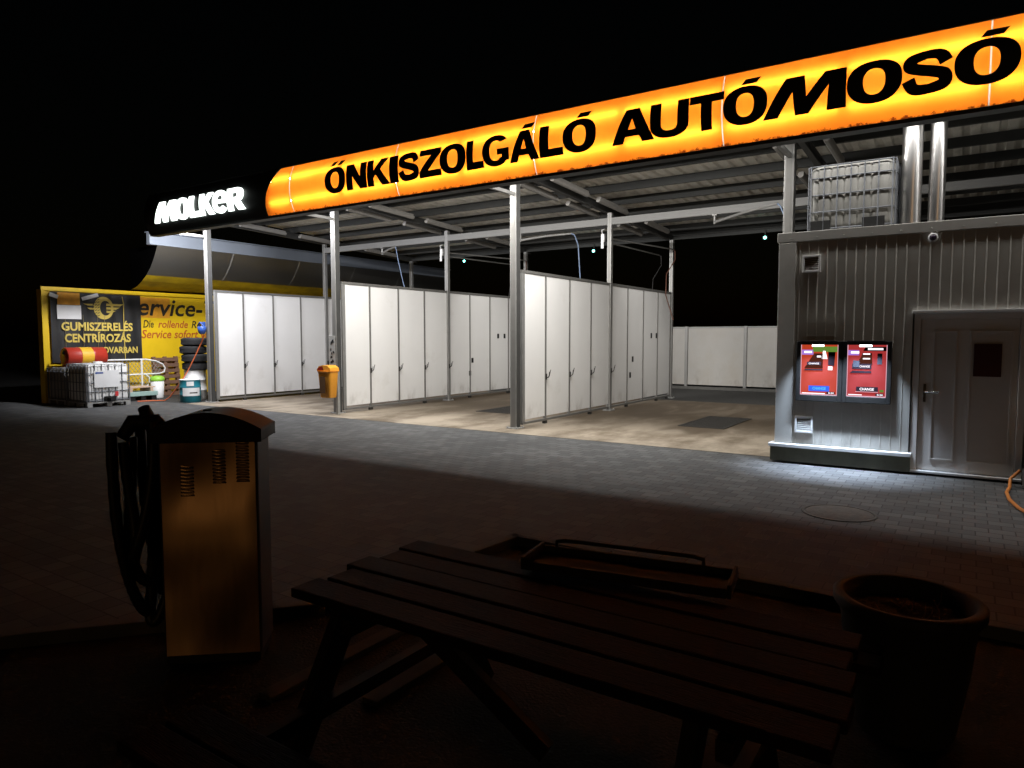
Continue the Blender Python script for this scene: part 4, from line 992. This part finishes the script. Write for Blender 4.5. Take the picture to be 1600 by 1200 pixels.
# blue dispenser and red hose on the leftmost column
t = thing("blue_dispenser", "blue rounded plastic holder hanging on the leftmost column", "holder", (-17.25, 10.95, 1.85))
c = (-17.21, 10.90, 0)
mb = MB(); mb.lathe([(0, 1.85), (.05, 1.852), (.085, 1.88), (.105, 1.95), (.11, 2.05), (.098, 2.055), (.085, 1.98), (0, 1.95)], 24, c); mb.build("bowl", M['blue'], t)
mb = MB(); mb.box(-17.29, -17.20, 10.93, 11.005, 2.0, 2.18); mb.tube([(-17.31, 10.90, 2.04), (-17.33, 10.88, 2.13), (-17.25, 10.87, 2.17), (-17.16, 10.88, 2.12), (-17.12, 10.90, 2.04)], .018, 8); mb.build("back_plate", M['blue'], t, .01)
mb = MB()
P = [Vector(p) for p in ((-17.24, 10.98, 1.83), (-17.34, 10.97, 1.66), (-17.52, 10.90, 1.30), (-17.80, 10.80, .82), (-18.10, 10.68, .40), (-18.35, 10.60, .12), (-18.52, 10.55, .025), (-18.75, 10.35, .022), (-18.9, 10.0, .022))]
mb.tube(P, .016, 8); tag(mb.build("red_hose", M['hose_red']), "thin red hose hanging from the leftmost column down to the yard", "hose")

# orange litter bin on its post
t = thing("litter_bin", "orange plastic litter bin with a dark red flap on a steel post", "litter bin", (-12.06, 10.86, 0))
mb = MB(); mb.box(-12.0, -11.93, 10.84, 10.91, .0, 1.0); mb.build("post", M['galv'], t, .004)
def rbox(mb, cx, cy_, z0, z1, w0, d0, w1, d1, n=40, p=6):
    vs = []
    for z, w, d in ((z0, w0*.9, d0*.9), (z0+.025, w0, d0), (z1, w1, d1)):
        for k in range(n):
            a = 2*math.pi*k/n; ca, sa = math.cos(a), math.sin(a)
            vs.append(Vector((cx+math.copysign(abs(ca)**(2/p), ca)*w, cy_+math.copysign(abs(sa)**(2/p), sa)*d, z)))
    mb.add(vs, [(i*n+k, i*n+(k+1) % n, (i+1)*n+(k+1) % n, (i+1)*n+k) for i in range(2) for k in range(n)], True); mb.add(vs[:n], [tuple(range(n))[::-1]]); mb.add(vs[-n:], [tuple(range(n))])
mb = MB(); rbox(mb, -12.08, 10.70, .40, .97, .17, .11, .215, .135); mb.build("bucket", M['orange'], t)
mb = MB(); rbox(mb, -12.08, 10.70, .965, 1.0, .23, .15, .235, .155); vs = []
hood = [(-.225, 1.0), (-.225, 1.04), (-.16, 1.11), (-.05, 1.135), (.10, 1.13), (.20, 1.08), (.225, 1.0)]
mb.poly([hood], lambda u, v, d: Vector((-12.08+u, 10.57+d, v)), .26)
mb.poly([hood], lambda u, v, d: Vector((-12.08+u, 10.83, v)))
mb.build("lid", M['orange'], t, .01)
mb = MB(); mb.poly([[(-.20, 1.02), (-.19, 1.06), (-.12, 1.10), (-.03, 1.11), (.0, 1.03)]], lambda u, v, d: Vector((-12.08+u, 10.565, v)), .004); mb.build("flap", mat('dark_red_flap', (.25, .012, .008), .4), t)
mb = MB(); mb.box(-12.21, -12.03, 10.56, 10.566, .50, .88); mb.build("worn_patch", mat('worn_brown_patch', (.10, .05, .02), .6), t)
t = thing("sticker_board", "pale notice board covered with black stickers on the column above the bin", "notice board", (-12.26, 11.0, 1.15))
mb = MB(); mb.box(-12.36, -12.16, 10.985, 11.0, 1.12, 1.80); b0 = mb.build("board", M['galv'], t, .003)
mb = MB(); random.seed(3)
for k in range(12):
    x0 = -12.35+random.random()*.13; z0 = 1.15+random.random()*.55; w = .03+random.random()*.05; h_ = .03+random.random()*.06
    mb.poly([[(x0, z0), (x0+w, z0+.01), (x0+w*.8, z0+h_), (x0+.01, z0+h_*.8)]], lambda u, v, d, k=k: Vector((u, 10.983-.0006*k, v)))
mb.build("sticker", M['black'], b0)

# hose reel and orange hose at the right edge
t = thing("hose_reel", "black hose reel on the ground by the cabin door", "hose reel", (.66, 9.86, 0))
mb = MB(); mb.lathe([(.06, -.09), (.19, -.09), (.19, -.08), (.07, -.075), (.07, .075), (.19, .08), (.19, .09), (.06, .09)], 28, (.68, 9.86, .22), Matrix.Rotation(R(90), 4, 'Y')); mb.build("drum", M['black'], t)
mb = MB()
for k in range(5):
    mb.tube([(.62+.028*k, 9.86+.125*math.cos(a), .22+.125*math.sin(a)) for a in [2*math.pi*i/24 for i in range(25)]], .016, 6)
mb.build("coil", M['hose_black'], t)
mb = MB(); mb.box(.58, .78, 9.72, 9.75, 0, .03); mb.box(.58, .78, 9.97, 10.0, 0, .03); mb.tube([(.57, 9.73, .02), (.57, 9.86, .22), (.57, 9.99, .02)], .012, 6); mb.tube([(.79, 9.73, .02), (.79, 9.86, .22), (.79, 9.99, .02)], .012, 6); mb.build("stand", M['iron'], t)
mb = MB(); mb.tube([(.54, 9.90, .20), (.45, 9.86, .10), (.44, 9.72, .02), (.40, 9.4, .02), (.41, 9.0, .02), (.47, 8.6, .02), (.58, 8.2, .02), (.8, 7.9, .02), (1.3, 7.8, .02)], .018, 8)
tag(mb.build("orange_hose", M['hose_orange']), "orange hose snaking over the paving from the black reel", "hose")

# ------------------------------------------------------------------ foreground: vacuum cleaner
va = thing("vacuum_station", "coin vacuum cleaner with a dented steel cabinet, black domed lid and hanging hose", "vacuum cleaner", (-3.34, 2.12, 0))
A = Vector((-3.53, 1.962, 0)); ux = Vector((.385, .327, 0)).normalized(); un = Vector((ux.y, -ux.x, 0)); VW, VD, VH = .505, .27, 1.215
VM = Matrix(((ux.x, -un.x, 0, A.x), (ux.y, -un.y, 0, A.y), (0, 0, 1, 0), (0, 0, 0, 1)))   # local x along the face, y into the body
mb = MB(); mb.box(.012, VW-.012, -.004, .0, .05, VH-.01, VM); fp = mb.build("front_panel", M['vac'], va, .003)
# dent in the sheet and louvres
for u0, z0, n in ((.112, .92, 9), (.275, .985, 10), (.395, .99, 12)):
    mb = MB()
    for k in range(n):
        z = z0+k*.0185
        vs = []
        for i in range(7):
            a = math.pi*i/6; uu = u0+.003+.062*i/6
            vs += [VM @ Vector((uu, -.0045, z+.011)), VM @ Vector((uu, -.0045-.009*math.sin(a)**.6, z+.003)), VM @ Vector((uu, -.0045-.0065*math.sin(a)**.6, z))]
        mb.add(vs, [(3*i, 3*i+1, 3*i+4, 3*i+3) for i in range(6)]+[(3*i+1, 3*i+2, 3*i+5, 3*i+4) for i in range(6)], True)
    mb.build("louvres", M['vac'], fp)
    mb = MB()
    for k in range(n): mb.box(u0, u0+.068, -.0056, -.0043, z0+k*.0185-.005, z0+k*.0185+.003, VM)
    mb.build("slots", M['black'], fp)
mb = MB(); mb.box(0, VW, .001, VD, .05, VH, VM); mb.build("body", mat('cabinet_side', (.07, .065, .06), .5, .3, .1), va, .012)
mb = MB(); mb.box(.01, VW-.01, .01, VD-.01, 0, .05, VM); mb.build("base", M['black'], va)
# domed lid
mb = MB(); lid = []
for i in range(25):
    t_ = i/24; u = -.03+(VW+.06)*t_; lid.append((u, VH+.02+.145*math.sin(math.pi*(.10+.80*t_))**.8-.02))
mb.poly([[(-.03, VH-.012)]+lid+[(VW+.03, VH-.012)]], lambda u, v, d: VM @ Vector((u, -.035+d, v)), VD+.06)
mb.poly([[(-.03, VH-.012)]+lid+[(VW+.03, VH-.012)]], lambda u, v, d: VM @ Vector((u, VD+.025, v)))
mb.build("lid", mat('lid_plastic', (.009, .008, .008), .5, spec=.2), va, .012, 3)
mb = MB(); mb.box(.21, .25, .08, .11, VH+.135, VH+.150, VM); mb.build("lid_catch", M['black'], va)
# hose bundle hanging on the left flank
def vl(u, y, z): return VM @ Vector((u, y, z))
mb = MB()
mb.tube([vl(-.02, .14, 1.16), vl(-.06, .13, 1.24), vl(-.09, .12, 1.33), vl(-.10, .10, 1.38)], [.03, .034, .036, .03], 10); mb.build("nozzle_holder", M['black'], va)
for k, (o1, o2, zt, zl, yy) in enumerate(((.04, .21, 1.31, .30, .06), (.06, .17, 1.27, .46, .12), (.03, .12, 1.22, .22, .17), (.05, .19, 1.25, .62, .02), (.07, .14, 1.30, .36, .21))):
    P = []; nn = 60
    for i in range(nn+1):
        t_ = i/nn; a = math.pi*t_
        z = zt-.05*t_-(zt-zl)*math.sin(a)**.62
        P.append(vl(-o1-(o2-o1)*(.5-.5*math.cos(a))-.025*math.sin(2.4*a+k*1.7), yy+.05*math.sin(1.7*a+k), z))
    rr = [.027+(.003 if q % 2 else 0) for q in range(nn+1)]
    mb = MB(); mb.tube(P, rr, 10); mb.build("hose", M['hose_black'], va)
mb = MB(); mb.tube([vl(.02, .12, 1.23), vl(-.05, .12, 1.30), vl(-.16, .10, 1.30), vl(-.21, .08, 1.22)], [.03, .045, .045, .03], 10); mb.build("hose_hanger", M['black'], va)

# ------------------------------------------------------------------ picnic table
pt = thing("picnic_table", "weathered brown wooden picnic table with attached benches", "picnic table", (-1.25, 2.1, 0))
TX0, TX1 = -2.25, -.245
ends = [0, .03, -.015, .02, .0]
for k in range(5):
    y = 1.775+k*.158; e0 = TX0+ends[k]*1.2; e1 = TX1-ends[(k*2) % 5]
    mb = MB(); n = 14; random.seed(k)
    mb.box(e0, e1, y, y+.145, .705+.003*((k*7) % 3), .745+.003*((k*7) % 3)); mb.build("plank", M['plank'], pt, .006)
for yb0 in (1.08, 2.98):
    for k in range(2):
        mb = MB(); mb.box(TX0+.02*k, TX1-.015*k, yb0+.15*k, yb0+.138+.15*k, .415, .452); mb.build("bench_plank", M['plank'], pt, .006)
for x in (-1.95, -.55):
    mb = MB(); mb.bar((x, 1.02, .385), (x, 3.28, .385), .05, .055); mb.build("bench_bearer", M['plank_dark'], pt)
    mb = MB(); mb.bar((x+.055, 1.74, .674), (x+.055, 2.50, .674), .045, .06); mb.build("top_bearer", M['plank_dark'], pt)
    for s in (-1, 1):
        mb = MB(); mb.bar((x-.052, 2.115+s*.26, .70), (x-.052, 2.115+s*.66, .0), .045, .10); mb.build("leg", M['plank_dark'], pt)
mb = MB(); mb.bar((-1.9, 2.115, .60), (-1.25, 2.115, .22), .04, .08); mb.build("brace", M['plank_dark'], pt)

# serving tray / planter box left on the table
t = thing("wooden_tray", "dark shallow wooden tray lying on the far edge of the picnic table", "tray", (-1.15, 2.6, .75))
a = Vector((-1.56, 2.46, .757)); b_ = Vector((-.74, 2.60, .757)); d = (b_-a).normalized(); n = Vector((-d.y, d.x, 0)); Lb = (b_-a).length; wd_ = .22
mb = MB(); TM = Matrix(((d.x, n.x, 0, a.x), (d.y, n.y, 0, a.y), (0, 0, 1, .757), (0, 0, 0, 1)))
mb.box(0, Lb, 0, wd_, 0, .012, TM); mb.build("base", M['plank_dark'], t)
for bx in ((0, Lb, -.015, -.001, 0, .038), (0, Lb, wd_+.001, wd_+.015, 0, .042), (-.018, -.002, -.015, wd_+.015, 0, .055), (Lb+.002, Lb+.018, -.015, wd_+.015, 0, .055)):
    mb = MB(); mb.box(*bx, TM); mb.build("side", M['plank_dark'], t, .003)
mb = MB(); mb.tube([TM @ Vector(p) for p in ((.06, wd_+.006, .04), (.06, wd_+.006, .066), (.10, wd_+.006, .074), (Lb-.16, wd_+.006, .074), (Lb-.12, wd_+.006, .066), (Lb-.12, wd_+.006, .04))], .009, 8); mb.build("rail", M['black'], t)

# big planter bowl
t = thing("planter_bowl", "wide round planter filled with dark soil behind the picnic table end", "planter", (-.19, 3.47, 0))
c = (-.19, 3.47, 0); pr = .288
mb = MB(); mb.lathe([(0, .02), (.19, 0), (.20, .02), (.245, .30), (.27, .52), (pr+.012, .56), (pr+.014, .595), (pr, .605), (pr-.03, .60), (pr-.035, .52), (pr-.06, .50)], 56, c); mb.build("bowl", M['terracotta'], t)
mb = MB(); nr = 10; vs = [Vector((c[0], c[1], .545))]; random.seed(5)
for i in range(1, nr+1):
    for k in range(40):
        a = 2*math.pi*k/40; rr = (pr-.036)*i/nr; vs.append(Vector((c[0]+rr*math.cos(a), c[1]+rr*math.sin(a), .545-.03*(i/nr)**2+(random.random()-.5)*.022*(i < nr))))
fs = [(0, 1+k, 1+(k+1) % 40) for k in range(40)]+[(1+(i-1)*40+k, 1+i*40+k, 1+i*40+(k+1) % 40, 1+(i-1)*40+(k+1) % 40) for i in range(1, nr) for k in range(40)]
mb.add(vs, fs, True); mb.build("soil", M['soil'], t)
for k in range(9):
    mb = MB(); a = random.random()*6.28; rr = random.random()*.20; b0 = Vector((c[0]+rr*math.cos(a), c[1]+rr*math.sin(a), .53)); tp = Vector(((random.random()-.5)*.10, (random.random()-.5)*.10, .04+random.random()*.06))
    mb.tube([b0, b0+tp*.5+Vector((.006, 0, 0)), b0+tp], [.003, .0025, .001], 5); mb.build("dry_stem", M['wood'], t)

# pale hose and canes at the lower right corner
mb = MB(); mb.tube([(.10, 2.56, .03), (.02, 2.50, .03), (-.10, 2.38, .03), (-.16, 2.26, .03), (-.17, 2.12, .03), (-.12, 1.9, .03), (.05, 1.7, .03)], .022, 8)
tag(mb.build("grey_hose", M['grey_hose']), "pale grey hose curling over the dark ground by the table end", "hose")
for (a, b_, lb, m_) in (((-.33, 2.36, .012), (-.14, 1.96, .012), "reddish cane lying nearest the table end", M['hose_red']), ((.22, 2.78, .012), (.70, 2.60, .012), "pale cane lying behind the curled grey hose", M['grey_hose']), ((.28, 2.4, .012), (.44, 2.1, .012), "dark pale-edged cane lying right of the curled grey hose", M['galv'])):
    mb = MB(); mb.tube([a, b_], .007, 6); tag(mb.build("garden_cane", m_), lb, "cane", "canes on the ground")
